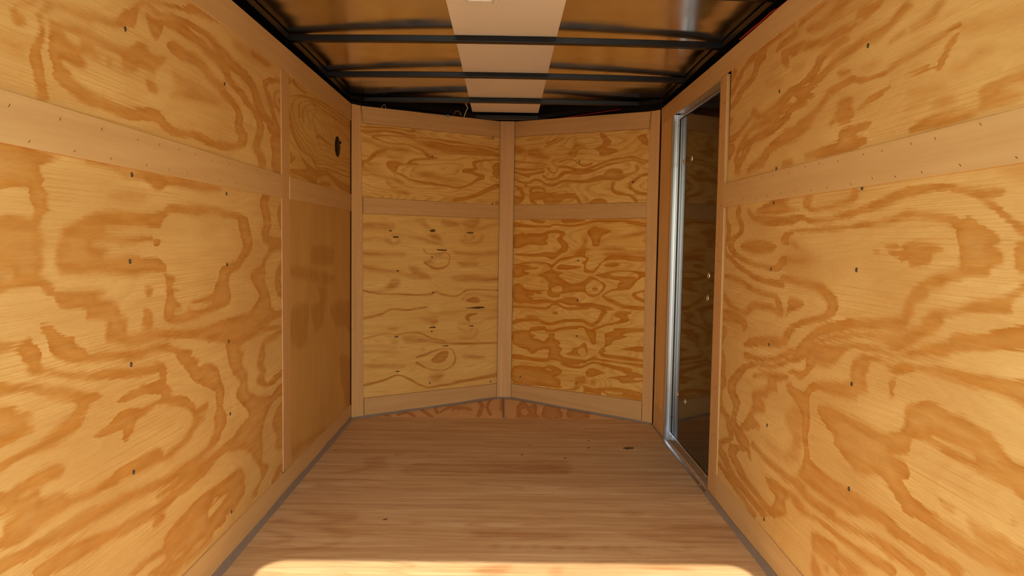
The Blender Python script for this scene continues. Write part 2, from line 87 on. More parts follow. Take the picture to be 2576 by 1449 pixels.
    'RL': 'D2916 1196 2922 1158 2868 1121 2873 1083 2919 1053 2918 1017 2831 993 2733 966 2608 943 2478 928 2363 923 2265 920 2262 941 2192 938 2102 935 2028 928 1980 912 1949 896 1949 886 1980 869 2052 852 2138 833 2212 804 2252 776 2268 764 2394 750 2573 720 2566 699 2392 730 2256 742 2203 768 2178 795 2120 819 2040 836 1959 852 1903 877 1890 909 1935 935 2004 952 2094 952 2182 956 2279 963 2297 945 2354 942 2464 944 2584 958 2701 981 2792 1006 2865 1025 2871 1050 2826 1079 2821 1123 2873 1159 2867 1193;D2750 1196 2764 1160 2716 1124 2727 1102 2809 1081 2854 1044 2776 1011 2662 990 2542 979 2422 972 2329 969 2264 992 2233 1013 2273 1024 2313 1006 2345 987 2415 987 2531 992 2640 1006 2739 1024 2780 1047 2756 1069 2682 1093 2665 1126 2712 1160 2698 1191;D2691 1053 2546 1070 2372 1060 2344 1046 2423 1025 2541 1022 2672 1036;D2635 1176 2582 1143 2454 1121 2326 1116 2223 1119 2149 1130 2098 1120 2013 1116 1920 1124 1851 1128 1789 1138 1729 1141 1672 1148 1622 1159 1565 1165 1511 1170 1461 1171 1413 1165 1367 1155 1330 1150 1281 1151 1283 1162 1331 1164 1365 1168 1411 1176 1462 1183 1517 1185 1575 1185 1638 1178 1690 1168 1742 1159 1799 1152 1862 1143 1927 1136 2017 1129 2093 1133 2151 1144 2235 1142 2329 1145 2445 1150 2558 1156 2607 1180;D2542 1175 2361 1201 2247 1195 2282 1183 2209 1166 2163 1160 2255 1154 2383 1158 2495 1157;D2110 1201 2148 1175 2081 1152 1997 1152 1905 1157 1833 1167 1804 1189 1840 1200 1855 1180 1914 1169 2002 1162 2075 1164 2095 1175 2074 1190;D1366 1162 1331 1154 1301 1139 1279 1124 1255 1110 1224 1099 1186 1089 1184 1069 1222 1079 1239 1089 1266 1106 1299 1125 1329 1140 1356 1150;S1294 1197 1232 1201 1196 1202 1193 1168 1230 1176 1261 1181;D2234 1058 2240 1078 2198 1092 2113 1094 2011 1094 1919 1097 1835 1100 1759 1104 1688 1106 1622 1112 1575 1118 1532 1116 1483 1111 1438 1106 1401 1095 1393 1111 1434 1120 1481 1123 1530 1128 1580 1135 1629 1124 1692 1116 1762 1114 1839 1110 1922 1107 2014 1105 2115 1103 2206 1103 2280 1090 2307 1063;D1397 1103 1388 1112 1361 1114 1343 1102 1317 1093 1283 1079 1286 1069 1302 1066 1277 1053 1268 1037 1279 1029 1302 1023 1309 1009 1352 1006 1396 996 1430 988 1444 978 1490 969 1488 953 1525 940 1542 929 1534 914 1556 899 1560 878 1608 862 1647 868 1680 863 1751 855 1844 839 1929 820 2021 796 2038 763 2076 731 2186 713 2123 768 2063 803 1986 834 1897 857 1815 874 1738 878 1656 891 1586 902 1577 929 1561 947 1551 964 1513 983 1481 997 1436 1008 1394 1016 1391 1034 1392 1051 1398 1068 1409 1086;D1671 1055 1620 1061 1613 1052 1644 1049;D1588 1048 1595 1058 1549 1068 1504 1065 1461 1062 1445 1050 1480 1040 1489 1022 1521 1016 1561 1017 1574 1032 1598 1024 1605 1034 1650 1040;D1725 1046 1691 1048 1697 1043 1722 1043;S2254 1028 2128 1030 2005 1020 2062 1002 2168 989 2275 990;S2235 1079 2176 1066 2152 1048 2086 1031 2196 1038;D2222 894 2158 895 2103 886 2134 870 2200 854 2246 831 2225 861;D2927 922 2792 916 2670 907 2553 887 2428 880 2339 881 2324 859 2303 844 2339 854 2458 862 2570 846 2621 818 2704 818 2790 831 2868 859 2917 846 2831 816 2728 800 2605 798 2533 826 2466 836 2360 835 2264 829 2275 868 2316 895 2418 896 2532 903 2647 923 2776 933 2915 937;D2905 791 2751 800 2611 786 2591 756 2638 733 2658 759 2821 751 2900 749;D2897 724 2818 722 2852 682 2889 652;D1510 891 1506 907 1470 927 1439 933 1391 937 1348 959 1306 965 1266 971 1233 986 1215 998 1179 1008 1177 990 1213 980 1243 965 1241 947 1279 943 1328 938 1372 931 1428 919 1436 900 1466 884 1497 870 1523 851 1568 834 1610 824 1664 837 1749 836 1842 816 1927 800 2000 782 2038 759 2056 735 2076 731 2029 777 1964 803 1843 832 1736 849 1652 856 1607 856 1565 868 1543 881;D1406 886 1369 893 1324 894 1261 916 1208 927 1173 936 1169 895 1205 889 1258 881 1297 873 1339 866 1403 853 1431 837 1461 832 1422 853 1409 870;D2028 733 1937 769 1838 795 1763 807 1692 810 1638 808 1613 806 1605 816 1632 819 1687 821 1761 818 1842 806 1947 779 2043 743;D1237 1066 1221 1071 1185 1079 1179 1010 1216 1013 1228 1013 1237 1028 1242 1048;D2615 698 2395 738 2229 769 2226 746 2306 728 2462 707 2600 687;D2107 766 2112 736 2171 716 2219 705 2305 675 2385 663 2482 651 2623 616 2725 566 2789 519 2777 475 2715 452 2725 415 2743 369 2689 340 2625 317 2612 300 2533 323 2527 357 2605 377 2672 391 2669 426 2632 475 2692 500 2689 530 2644 561 2587 603 2477 635 2387 646 2295 661 2205 693 2159 704 2078 730 2056 768;D2615 644 2485 655 2389 671 2297 684 2212 713 2157 733 2179 746 2235 726 2308 698 2389 683 2479 673 2604 663;D2511 587 2500 607 2384 636 2298 648 2217 656 2197 648 2254 629 2295 617 2281 588 2344 575 2375 552 2420 538 2383 517 2392 494 2462 481 2496 456 2434 446 2432 425 2517 407 2567 385 2635 385 2584 416 2548 452 2501 498 2518 534 2446 562 2379 584 2371 614 2428 612;D2077 728 2055 760 2032 781 2001 793 1984 781 1925 793 1854 797 1789 811 1728 817 1671 817 1627 814 1587 820 1548 832 1512 845 1478 858 1436 867 1397 877 1360 887 1172 912 1170 891 1205 887 1242 884 1273 880 1323 870 1366 864 1388 857 1414 845 1455 838 1510 825 1566 816 1606 808 1627 810 1670 809 1716 807 1776 804 1820 796 1852 778 1878 758 1905 740 1948 728 1995 728 2010 724 2033 704 2072 679 2097 664 2142 662 2179 666 2217 656 2171 679 2108 683 2075 704;D2949 616 2887 579 2898 532 2861 501 2932 463 2923 388 2812 374 2778 336 2755 311 2877 266 2921 216 2848 204 2773 179 2677 162 2576 159 2483 153 2408 150 2361 148 2328 171 2375 174 2447 177 2537 184 2633 188 2720 205 2779 236 2841 244 2825 262 2704 314 2720 355 2757 395 2845 413 2851 475 2799 511 2834 545 2824 591 2870 635;D2736 291 2752 242 2663 223 2589 196 2502 189 2425 187 2356 177 2269 180 2231 212 2318 205 2390 210 2461 216 2534 226 2603 252 2666 271 2605 311;D2910 161 2825 153 2714 141 2624 130 2527 120 2449 115 2422 133 2497 139 2592 150 2679 161 2788 173 2871 182;D2552 315 2511 298 2499 303 2515 330;D2512 351 2424 342 2322 334 2238 337 2196 329 2137 339 2094 332 2051 325 1984 326 1924 330 1882 329 1849 362 1896 360 1959 352 2023 348 2053 359 2102 372 2172 353 2212 357 2295 355 2400 358 2485 367;D2358 287 2325 294 2261 304 2200 305 2124 316 2079 314 2034 302 1999 294 2048 275 2102 276 2141 292 2169 285 2185 256 2173 234 2191 219 2312 172 2294 207 2266 242 2268 261 2322 263;D2214 625 2177 639 2157 629 2085 630 2045 660 1989 678 1893 695 1825 710 1800 718 1808 735 1798 765 1762 787 1720 796 1669 799 1646 791 1609 789 1565 802 1518 805 1452 814 1392 820 1319 826 1253 828 1165 835 1162 793 1197 793 1226 799 1251 802 1283 802 1334 800 1390 799 1451 797 1508 796 1554 784 1597 773 1618 776 1646 788 1679 788 1713 780 1717 761 1733 740 1719 719 1718 708 1765 694 1770 678 1855 666 1934 662 2003 652 2042 628 2038 590 2033 542 2046 509 2025 466 2015 447 1927 441 1847 441 1754 445 1664 450 1593 451 1749 391 1813 382 1898 373 1975 373 2058 372 2103 379 2071 415 2059 463 2080 500 2086 557 2115 579 2153 593 2192 603;S2205 543 2097 583 2081 507 2099 422 2190 393 2211 406 2157 449 2151 481 2201 505;S2359 399 2272 408 2210 403 2271 392;D1990 605 1952 620 1879 628 1804 627 1722 629 1653 629 1590 640 1561 659 1548 676 1552 710 1510 725 1467 740 1425 740 1400 733 1354 737 1310 730 1269 723 1242 708 1216 694 1153 690 1148 630 1183 634 1212 644 1253 646 1303 649 1347 652 1396 651 1438 656 1468 658 1508 652 1526 639 1528 614 1566 600 1601 595 1575 589 1535 585 1522 573 1532 556 1561 547 1546 543 1520 528 1492 525 1447 521 1413 521 1516 481 1556 496 1588 509 1615 520 1643 525 1711 508 1759 502 1799 511 1841 524 1884 534 1872 557 1917 565 1964 584;L1456 671 1419 674 1360 674 1316 673 1341 668 1386 669 1435 667;D1621 753 1596 758 1600 744 1604 732 1593 723 1613 717 1619 728;D1412 556 1392 554 1368 553 1375 548 1395 548;D1860 381 1792 393 1729 405 1671 415 1618 422 1591 415 1546 416 1497 420 1451 423 1410 425 1371 426 1346 423 1326 448 1353 451 1394 449 1436 446 1481 443 1526 442 1563 444 1593 452 1650 447 1708 441 1771 430 1837 420;D1574 507 1544 496 1499 491 1455 488 1414 487 1377 487 1343 487 1306 489 1273 489 1238 492 1204 493 1189 522 1224 520 1259 515 1290 515 1325 514 1358 515 1395 514 1433 516 1474 519 1511 526 1536 536;D1321 547 1302 549 1275 550 1253 552 1232 559 1215 557 1202 551 1176 554 1135 564 1132 531 1202 498 1196 522 1208 527 1239 523 1272 523 1301 529;D1206 597 1188 596 1198 592 1208 591;D1999 326 1950 335 1910 332 1860 330 1813 340 1762 345 1710 352 1658 363 1617 364 1575 365 1534 368 1496 369 1463 367 1444 390 1478 391 1516 390 1555 391 1597 390 1644 384 1700 370 1747 365 1800 358 1844 349 1891 349 1934 352 1990 340;D1998 289 1935 296 1871 296 1819 298 1765 301 1716 306 1670 309 1624 315 1572 319 1550 347 1603 344 1653 334 1701 327 1752 317 1804 314 1854 313 1920 310 1984 304;D1986 251 1924 268 1884 271 1841 276 1831 269 1790 270 1746 273 1704 273 1680 271 1811 209 1840 215 1888 213 1949 206 1982 208;L1823 242 1791 239 1786 235 1809 235;D1980 192 1947 183 1908 162 1974 131;D1906 188 1882 200 1876 189 1900 180',
    'VLU': 'D67 1661 129 1661 202 1676 264 1674 324 1670 363 1663 411 1669 411 1676 365 1677 327 1683 266 1687 202 1686 129 1674 69 1674;D68 1687 147 1692 239 1698 325 1697 371 1688 413 1697 409 1713 372 1701 326 1703 239 1705 147 1699 68 1694;D133 1640 184 1647 258 1655 333 1657 391 1655 450 1661 530 1661 590 1659 652 1653 737 1655 823 1649 911 1649 978 1639 1024 1635 1027 1646 981 1649 913 1656 825 1656 738 1664 654 1664 592 1668 531 1668 450 1668 392 1662 334 1664 258 1661 183 1655 132 1649;D135 1635 182 1620 238 1610 295 1610 364 1612 410 1598 456 1588 483 1559 515 1539 568 1548 568 1555 523 1559 499 1576 462 1597 413 1607 365 1619 296 1616 240 1616 185 1626 138 1641;D531 1547 471 1544 410 1536 369 1519 364 1498 431 1501 432 1508 367 1508 377 1508 413 1525 471 1533 531 1539;S411 1633 470 1649 530 1651 591 1643 654 1634 738 1638 824 1642 912 1635 980 1626 1026 1618 1026 1588 958 1598 869 1598 781 1591 717 1593 662 1585 604 1591 551 1597 510 1604 470 1618;D509 1635 590 1630 653 1625 738 1631 823 1633 910 1624 976 1609 1020 1593 1032 1614 984 1627 915 1638 825 1643 738 1641 655 1639 593 1648 511 1649;D603 1591 662 1582 717 1588 781 1587 868 1592 958 1594 958 1605 869 1601 782 1598 717 1598 663 1589 605 1598;S65 1619 107 1605 151 1592 199 1575 257 1569 332 1569 370 1568 375 1589 335 1596 259 1589 205 1594 158 1608 114 1621 71 1632;D68 1498 97 1506 129 1539 165 1565 202 1578 243 1585 213 1559 173 1546 147 1524 118 1502 86 1489 75 1469 68 1462;D221 1493 243 1511 296 1512 327 1500 432 1503 373 1495 311 1492 296 1471 285 1453 274 1446 236 1467;S63 1454 99 1437 144 1416 201 1406 256 1399 291 1384 330 1372 340 1391 303 1409 261 1416 205 1422 151 1432 109 1452 73 1469;D287 1440 333 1425 371 1406 431 1396 483 1386 523 1387 572 1381 634 1382 676 1374 733 1374 786 1388 832 1407 859 1425 898 1440 920 1449 910 1469 887 1460 848 1440 822 1419 782 1398 732 1384 678 1385 636 1394 574 1395 526 1405 485 1400 434 1406 376 1416 337 1433 290 1447;D917 1471 873 1476 843 1485 807 1495 756 1493 763 1485 827 1495 862 1503 849 1531 844 1534 871 1547 936 1563 1027 1573 1026 1578 935 1570 867 1561 825 1548 829 1523 842 1509 825 1506 760 1499 750 1476 802 1474 836 1467 867 1458 913 1453;D973 1525 1027 1559 1029 1455 996 1467 978 1489 996 1505;D1022 1423 955 1395 888 1366 824 1340 761 1322 689 1314 693 1289 766 1301 833 1319 901 1343 968 1372 1036 1396;D999 1293 1031 1316 1031 1286;S259 1347 335 1347 386 1322 359 1311 305 1329;S412 1455 532 1463 614 1436 741 1419 573 1420 452 1430',
    'VRU': 'D53 1565 138 1554 226 1546 311 1532 312 1537 226 1553 139 1561 53 1572;D53 1517 139 1506 228 1502 292 1511 290 1518 226 1513 139 1517 54 1528;D54 1505 117 1488 184 1485 249 1493 291 1501 292 1484 249 1479 188 1471 171 1458 118 1474 55 1491;D53 1447 94 1431 140 1418 179 1421 218 1435 247 1434 281 1418 313 1401 363 1392 402 1408 441 1420 500 1416 561 1411 622 1410 681 1418 719 1422 711 1451 673 1444 617 1430 560 1427 500 1433 438 1433 395 1421 359 1412 317 1414 288 1426 252 1447 213 1449 174 1431 142 1429 98 1441 58 1456;D696 1437 726 1455 755 1480 789 1488 844 1479 860 1459 838 1454 882 1452 917 1457 946 1468 934 1494 952 1499 966 1483 953 1464 918 1447 882 1433 846 1418 809 1413 791 1420 734 1422;D279 1463 307 1441 353 1433 402 1441 435 1458 453 1470 499 1468 560 1462 620 1466 667 1478 705 1490 749 1504 789 1512 844 1517 898 1524 933 1525 968 1513 998 1505 1020 1514 1016 1521 997 1513 970 1521 933 1532 897 1530 842 1524 787 1522 745 1515 699 1501 662 1490 616 1486 558 1482 499 1488 447 1490 417 1478 393 1456 351 1447 312 1450 288 1470;D400 1511 457 1507 497 1495 558 1487 619 1488 658 1499 696 1511 753 1526 807 1535 862 1540 915 1542 950 1537 986 1523 1018 1521 1018 1527 987 1529 952 1543 915 1555 860 1550 804 1548 748 1538 692 1520 654 1509 616 1498 559 1497 500 1508 458 1520 400 1522;D405 1541 457 1555 504 1552 536 1534 577 1511 619 1511 649 1524 646 1530 615 1521 579 1518 539 1539 506 1557 456 1560 402 1546;D319 1511 339 1481 378 1476 396 1494 389 1499 374 1484 346 1489 331 1515;D128 1427 149 1400 161 1404 153 1434;D56 1412 92 1404 119 1389 133 1367 143 1342 130 1314 103 1294 77 1287 58 1287 57 1344 112 1333 102 1368 75 1390;D189 1362 204 1381 234 1389 274 1383 299 1366 307 1373 279 1392 233 1403 194 1392 174 1370;D186 1362 294 1363 312 1356 400 1357 354 1344 371 1344 404 1346 482 1349 522 1345 551 1326 576 1285 548 1292 535 1316 454 1318 422 1295 380 1289 296 1290 287 1318 235 1312 209 1313 245 1288 210 1288 183 1310;D790 1410 777 1383 783 1357 815 1333 858 1328 901 1321 927 1304 948 1285 961 1296 938 1317 905 1333 861 1341 823 1351 801 1367 799 1380 807 1404;D1015 1452 985 1448 949 1430 919 1413 895 1391 906 1363 935 1346 972 1330 1019 1323 1021 1338 976 1345 942 1357 920 1373 915 1384 933 1398 959 1417 992 1434 1018 1434;D631 1284 653 1304 692 1313 722 1312 761 1288 700 1286;D719 1702 743 1678 769 1653 774 1637 752 1619 737 1613 786 1604 827 1588 786 1575 738 1565 700 1567 692 1594 653 1609 691 1623 721 1644 705 1671 693 1701;S159 1640 246 1642 289 1604 332 1571 290 1567 212 1581 159 1598;S51 1672 136 1649 159 1612 52 1615;S521 1707 534 1663 594 1636 575 1621 535 1623 517 1578 497 1565 456 1588 496 1619 522 1667;D947 1659 999 1674 1019 1605 991 1616 969 1636;D298 1646 352 1660 402 1673 444 1688 412 1698 354 1681 304 1671 306 1666 356 1676 413 1693 438 1691 399 1678 350 1665 295 1651;D528 1574 542 1602 576 1619 605 1608 608 1616 574 1629 530 1611 513 1581',
    'VLL': 'S73 1039 144 1048 208 1049 259 1070 336 1063 403 1059 470 1046 539 1027 610 1009 615 1021 544 1042 474 1062 405 1071 337 1073 258 1079 206 1060 143 1059 72 1051;S408 1160 471 1174 508 1139 532 1111 494 1119 448 1146;S746 1157 795 1175 881 1186 876 1156 846 1122 806 1121;S772 1123 804 1106 858 1107 935 1130 1028 1154 1024 1166 930 1142 855 1120 808 1119 780 1134;S504 1082 564 1092 602 1060 598 1039 541 1051 518 1067;S772 1087 773 1060 807 1046 841 1060 840 1086 808 1095 805 1088 833 1081 833 1065 807 1053 781 1064 781 1087;S901 1079 883 1047 832 1035 779 1039 752 1054 744 1044 775 1027 833 1023 893 1037 915 1074;S242 1038 252 1021 276 1017 304 1026 309 1047 303 1048 300 1030 275 1023 256 1026 248 1041;S207 1054 245 1055 250 1032 215 1039;D475 989 490 968 519 959 589 963 632 968 659 952 659 925 649 897 612 880 568 879 523 895 486 918 478 908 516 882 565 864 616 870 655 893 664 924 663 954 632 972 589 968 519 963 492 971 479 991;S482 917 519 933 556 953 613 961 575 937 538 921 557 896 519 892;S71 874 163 859 249 848 314 839 372 822 450 811 519 805 521 817 452 830 376 838 318 854 252 863 167 878 75 896;S374 886 428 881 464 857 520 819 456 816 383 834 392 850;S251 805 277 816 312 807 316 783 277 749 225 739 165 733 82 743 165 748 225 770;D72 747 165 725 295 717 429 708 532 707 568 724 605 707 688 691 744 698 788 726 862 729 1034 719 1034 726 862 735 785 734 740 706 688 699 607 714 568 732 529 719 429 716 295 725 166 733 74 755;S768 668 785 691 842 703 913 692 1034 670 1035 679 914 700 842 711 778 702 756 675;D782 662 832 682 873 680 899 654 853 647;S685 986 808 974 909 978 1029 987 1030 961 884 949 759 953 709 966;S687 820 810 827 964 815 1032 810 1033 779 861 783 711 795;S710 912 809 919 885 906 860 881 759 882;S611 1174 736 1157 698 1135 611 1141;S73 1140 164 1146 275 1141 267 1114 207 1105 81 1106;S73 984 207 969 337 969 338 953 207 950 73 950;K271 1066 302 1066 302 1060 271 1060;K518 1105 541 1113 560 1106 536 1097;K786 1099 836 1100 832 1095 796 1095;K241 1102 262 1101 249 1096;K570 990 637 988 632 983 580 985;K292 863 308 863 305 858 294 859;D79 580 189 598 244 623 295 625 362 618 430 623 499 629 498 637 429 633 362 628 295 635 241 633 185 609 76 591;S496 613 521 595 584 589 642 589 739 589 813 598 1036 588 1036 596 813 606 737 606 640 606 583 595 523 603 501 620;S457 570 522 570 569 572 579 543 546 520 513 538;D783 561 813 577 879 578 844 567 814 555 819 525 794 535;S739 517 814 508 892 508 943 532 1037 535 1036 544 940 540 889 517 814 517 739 525;S731 488 773 463 816 456 844 473 836 481 813 467 777 473 738 496;S872 476 862 444 824 424 745 430 745 417 828 412 870 438 879 474;D78 463 146 474 209 486 252 483 296 472 350 480 421 479 475 463 522 440 570 425 632 412 633 417 571 430 525 446 478 470 422 486 349 486 296 476 252 487 208 490 144 479 77 468;S332 460 431 457 500 436 571 419 454 415 363 422;S261 445 296 442 296 426 270 428;D533 411 594 402 667 390 741 383 867 375 1040 368 1039 377 867 386 741 397 667 401 595 408 533 415;S78 414 188 410 274 397 275 403 188 419 78 424;S78 387 166 380 296 365 297 375 166 390 78 397;D433 322 480 330 526 344 596 361 667 360 694 341 707 295 689 257 634 233 582 233 526 247 480 269 435 299 428 289 476 262 524 242 582 228 636 227 697 251 717 294 699 344 668 364 595 366 523 352 476 340 430 332;D534 298 562 324 610 349 653 350 658 325 634 289 591 278 558 283;S459 374 482 388 487 367;S530 211 616 211 621 194 587 163 535 173;D80 183 147 192 212 202 264 216 297 227 340 214 394 183 454 148 517 125 598 129 671 128 746 135 872 139 1046 149 1040 171 868 155 742 150 669 139 597 137 517 133 458 157 399 192 343 221 297 233 260 226 208 212 144 203 77 195;S767 316 920 294 920 277 792 292;S78 310 209 310 341 286 319 272 167 286;S243 517 296 518 287 503 252 505;K788 614 889 620 936 614 884 608 833 613;K518 507 560 508 561 501 532 503;K809 500 845 498 840 493;K274 465 309 465 296 460;K604 386 657 383 653 379;K288 254 315 252 306 248',
    'VRL': 'D184 1187 303 1182 299 1169 273 1165 221 1174;D434 1188 608 1185 570 1173 484 1167 444 1169;D54 1142 125 1142 195 1138 284 1138 341 1138 376 1153 435 1148 509 1143 582 1152 629 1161 697 1171 765 1168 854 1172 918 1159 1016 1142 1020 1164 921 1178 854 1184 765 1184 696 1186 625 1176 579 1162 508 1155 435 1158 374 1161 339 1151 284 1151 196 1151 127 1163 57 1172;D95 1093 132 1106 148 1093 207 1102 274 1100 325 1115 386 1124 431 1116 461 1104 456 1087 437 1075 452 1059 487 1030 483 1006 478 993 434 976 410 959 370 937 339 945 308 952 236 950 157 950 92 955 59 963 103 968 183 966 262 972 318 982 389 979 409 996 438 1013 418 1042 397 1062 422 1087 406 1103 356 1103 321 1090 336 1074 311 1053 332 1036 286 1023 182 1030 129 1012 58 1006 57 1088;D624 1117 651 1137 674 1145 712 1135 748 1131 789 1118 767 1106 736 1094 718 1074 714 1050 705 1030 682 1024 659 1029 658 1049 648 1073 629 1097;D61 885 131 896 195 907 247 908 289 905 320 906 351 886 361 883 381 892 401 913 430 931 479 940 528 954 585 959 609 952 624 940 586 923 605 912 606 896 602 875 611 863 673 864 695 883 709 899 726 924 762 944 816 950 883 952 918 945 1020 944 1020 971 947 973 860 975 771 968 749 948 717 923 695 899 672 882 635 880 615 896 624 928 637 953 609 964 613 984 603 1000 556 979 518 962 450 952 410 934 386 917 361 904 335 911 289 918 200 917 131 909 60 894;S582 1076 630 1077 621 1025 655 1009 608 992 561 975 513 974 560 1007 593 1044;S715 1014 814 1024 894 1006 815 997 733 1003;S761 996 1019 1001 1019 975 771 964;S857 1087 1015 1126 1016 1100 901 1080;D401 888 431 906 490 904 587 899 539 885 466 876 412 876;D750 905 763 925 844 929 853 920 809 903;D61 876 131 892 195 889 201 881 263 883 238 872 153 862 153 849 196 843 143 823 62 807;D361 881 392 863 452 857 412 835 443 820 483 797 522 790 570 797 608 815 636 836 654 843 687 835 720 816 748 806 762 786 745 762 722 736 686 718 643 720 615 742 572 744 533 738 475 730 430 719 426 703 355 698 334 726 344 752 338 773 348 786 322 802 301 822 249 828 290 846 336 865;L623 783 660 817 702 815 739 789 731 765 699 739 648 736 624 755;D666 769 698 777 703 759 675 758;L364 745 404 768 444 766 440 737 395 726;D63 763 134 763 145 746 188 735 251 735 293 739 323 739 282 728 262 718 293 720 278 711 246 715 215 720 231 704 178 696 221 686 216 673 242 670 284 677 345 681 386 675 426 686 475 701 534 707 568 699 573 679 602 673 663 681 724 673 779 665 825 648 734 642 664 653 593 648 545 657 486 657 446 667 396 663 325 659 242 645 163 648 65 646;D682 852 751 865 800 883 906 887 1018 880 1019 853 951 854 964 843 994 848 964 824 944 800 922 779 866 768 804 761 768 743 750 730 800 713 846 697 904 681 1020 681 1020 662 904 661 824 679 769 700 736 725 754 746 803 769 843 779 838 802 864 823 797 832 729 840;L792 863 863 877 928 876 985 859 907 852 828 853;D941 753 1017 777 1017 769 966 755 976 736 1019 723 1019 704 954 727;D66 609 190 613 327 614 370 643 406 650 444 636 496 624 641 639 640 655 497 641 450 648 408 661 363 654 325 627 190 626 66 622;D66 500 140 523 254 533 304 522 359 516 412 531 475 547 594 558 629 544 673 532 711 556 736 584 754 611 775 633 739 649 729 635 749 623 733 626 717 594 696 570 670 556 638 563 596 575 473 563 407 547 359 533 310 539 257 554 137 545 58 521;S170 567 260 569 260 552 181 550;D377 606 413 608 413 592 383 591;D847 642 944 641 905 623 928 597 889 578 809 560 746 539 709 524 682 509 701 507 697 470 702 434 684 426 665 435 655 458 631 488 620 512 611 523 577 520 558 510 480 501 426 490 396 479 329 473 319 483 267 476 215 467 204 453 247 440 221 425 268 421 310 408 330 422 351 445 350 458 396 467 391 437 427 423 442 408 423 394 458 376 439 353 444 337 474 324 534 322 601 324 639 326 667 345 695 357 723 344 770 345 833 340 913 342 1022 343 1022 323 922 331 833 332 765 328 733 333 696 332 649 319 616 299 602 305 583 291 534 285 475 286 435 294 405 295 374 296 334 278 271 275 197 275 67 269 66 296 143 300 213 294 302 296 343 305 333 316 281 332 270 344 218 317 180 343 65 366 63 454 193 470 209 492 318 506 329 490 380 490 430 507 499 522 586 533 620 528 649 518 672 520 709 540 782 562 844 579 871 601 826 613;L270 344 347 360 348 344 343 305 317 315 281 332;D484 346 523 366 542 393 580 401 608 425 627 427 642 392 643 367 620 344 577 343;L576 385 619 397 624 377 634 366 610 347 581 360;D761 488 765 504 828 522 828 538 1019 555 1020 535 939 524 878 503 913 494 847 472 812 457 812 441 767 421 763 404 768 389 741 382 787 375 904 376 1021 370 1021 358 922 354 833 356 760 356 732 369 722 384 731 401 758 420 767 453;D871 416 941 435 1023 449 1024 416 942 415;D444 279 483 267 534 264 604 271 652 297 692 311 741 305 809 296 877 286 944 286 947 310 881 310 814 316 745 322 691 321 647 308 601 282 536 281 488 283 447 287;D945 294 1023 281 1024 265 977 259 955 249 990 245 1024 254 1025 242 926 221 882 215 859 232 791 235 858 252 924 268 879 286;D68 216 198 236 303 240 365 261 406 257 451 241 452 221 427 201 402 189 438 181 448 161 444 135 464 138 429 121 306 121 70 106;L324 234 365 235 381 229 345 228;D634 252 650 270 678 280 716 276 744 265 772 263 735 248 708 236 661 222 637 227;S556 200 604 227 637 223 634 178 596 156 558 134 538 132 557 167;S671 203 704 212 705 179 672 175;D469 118 538 132 596 160 577 137 538 123;D616 118 625 144 615 163 691 157 756 170 838 181 927 182 970 180 1027 172 1028 130 928 131 839 130 794 127 747 149 743 124 654 127;L770 152 838 153 892 157 883 148 803 140',
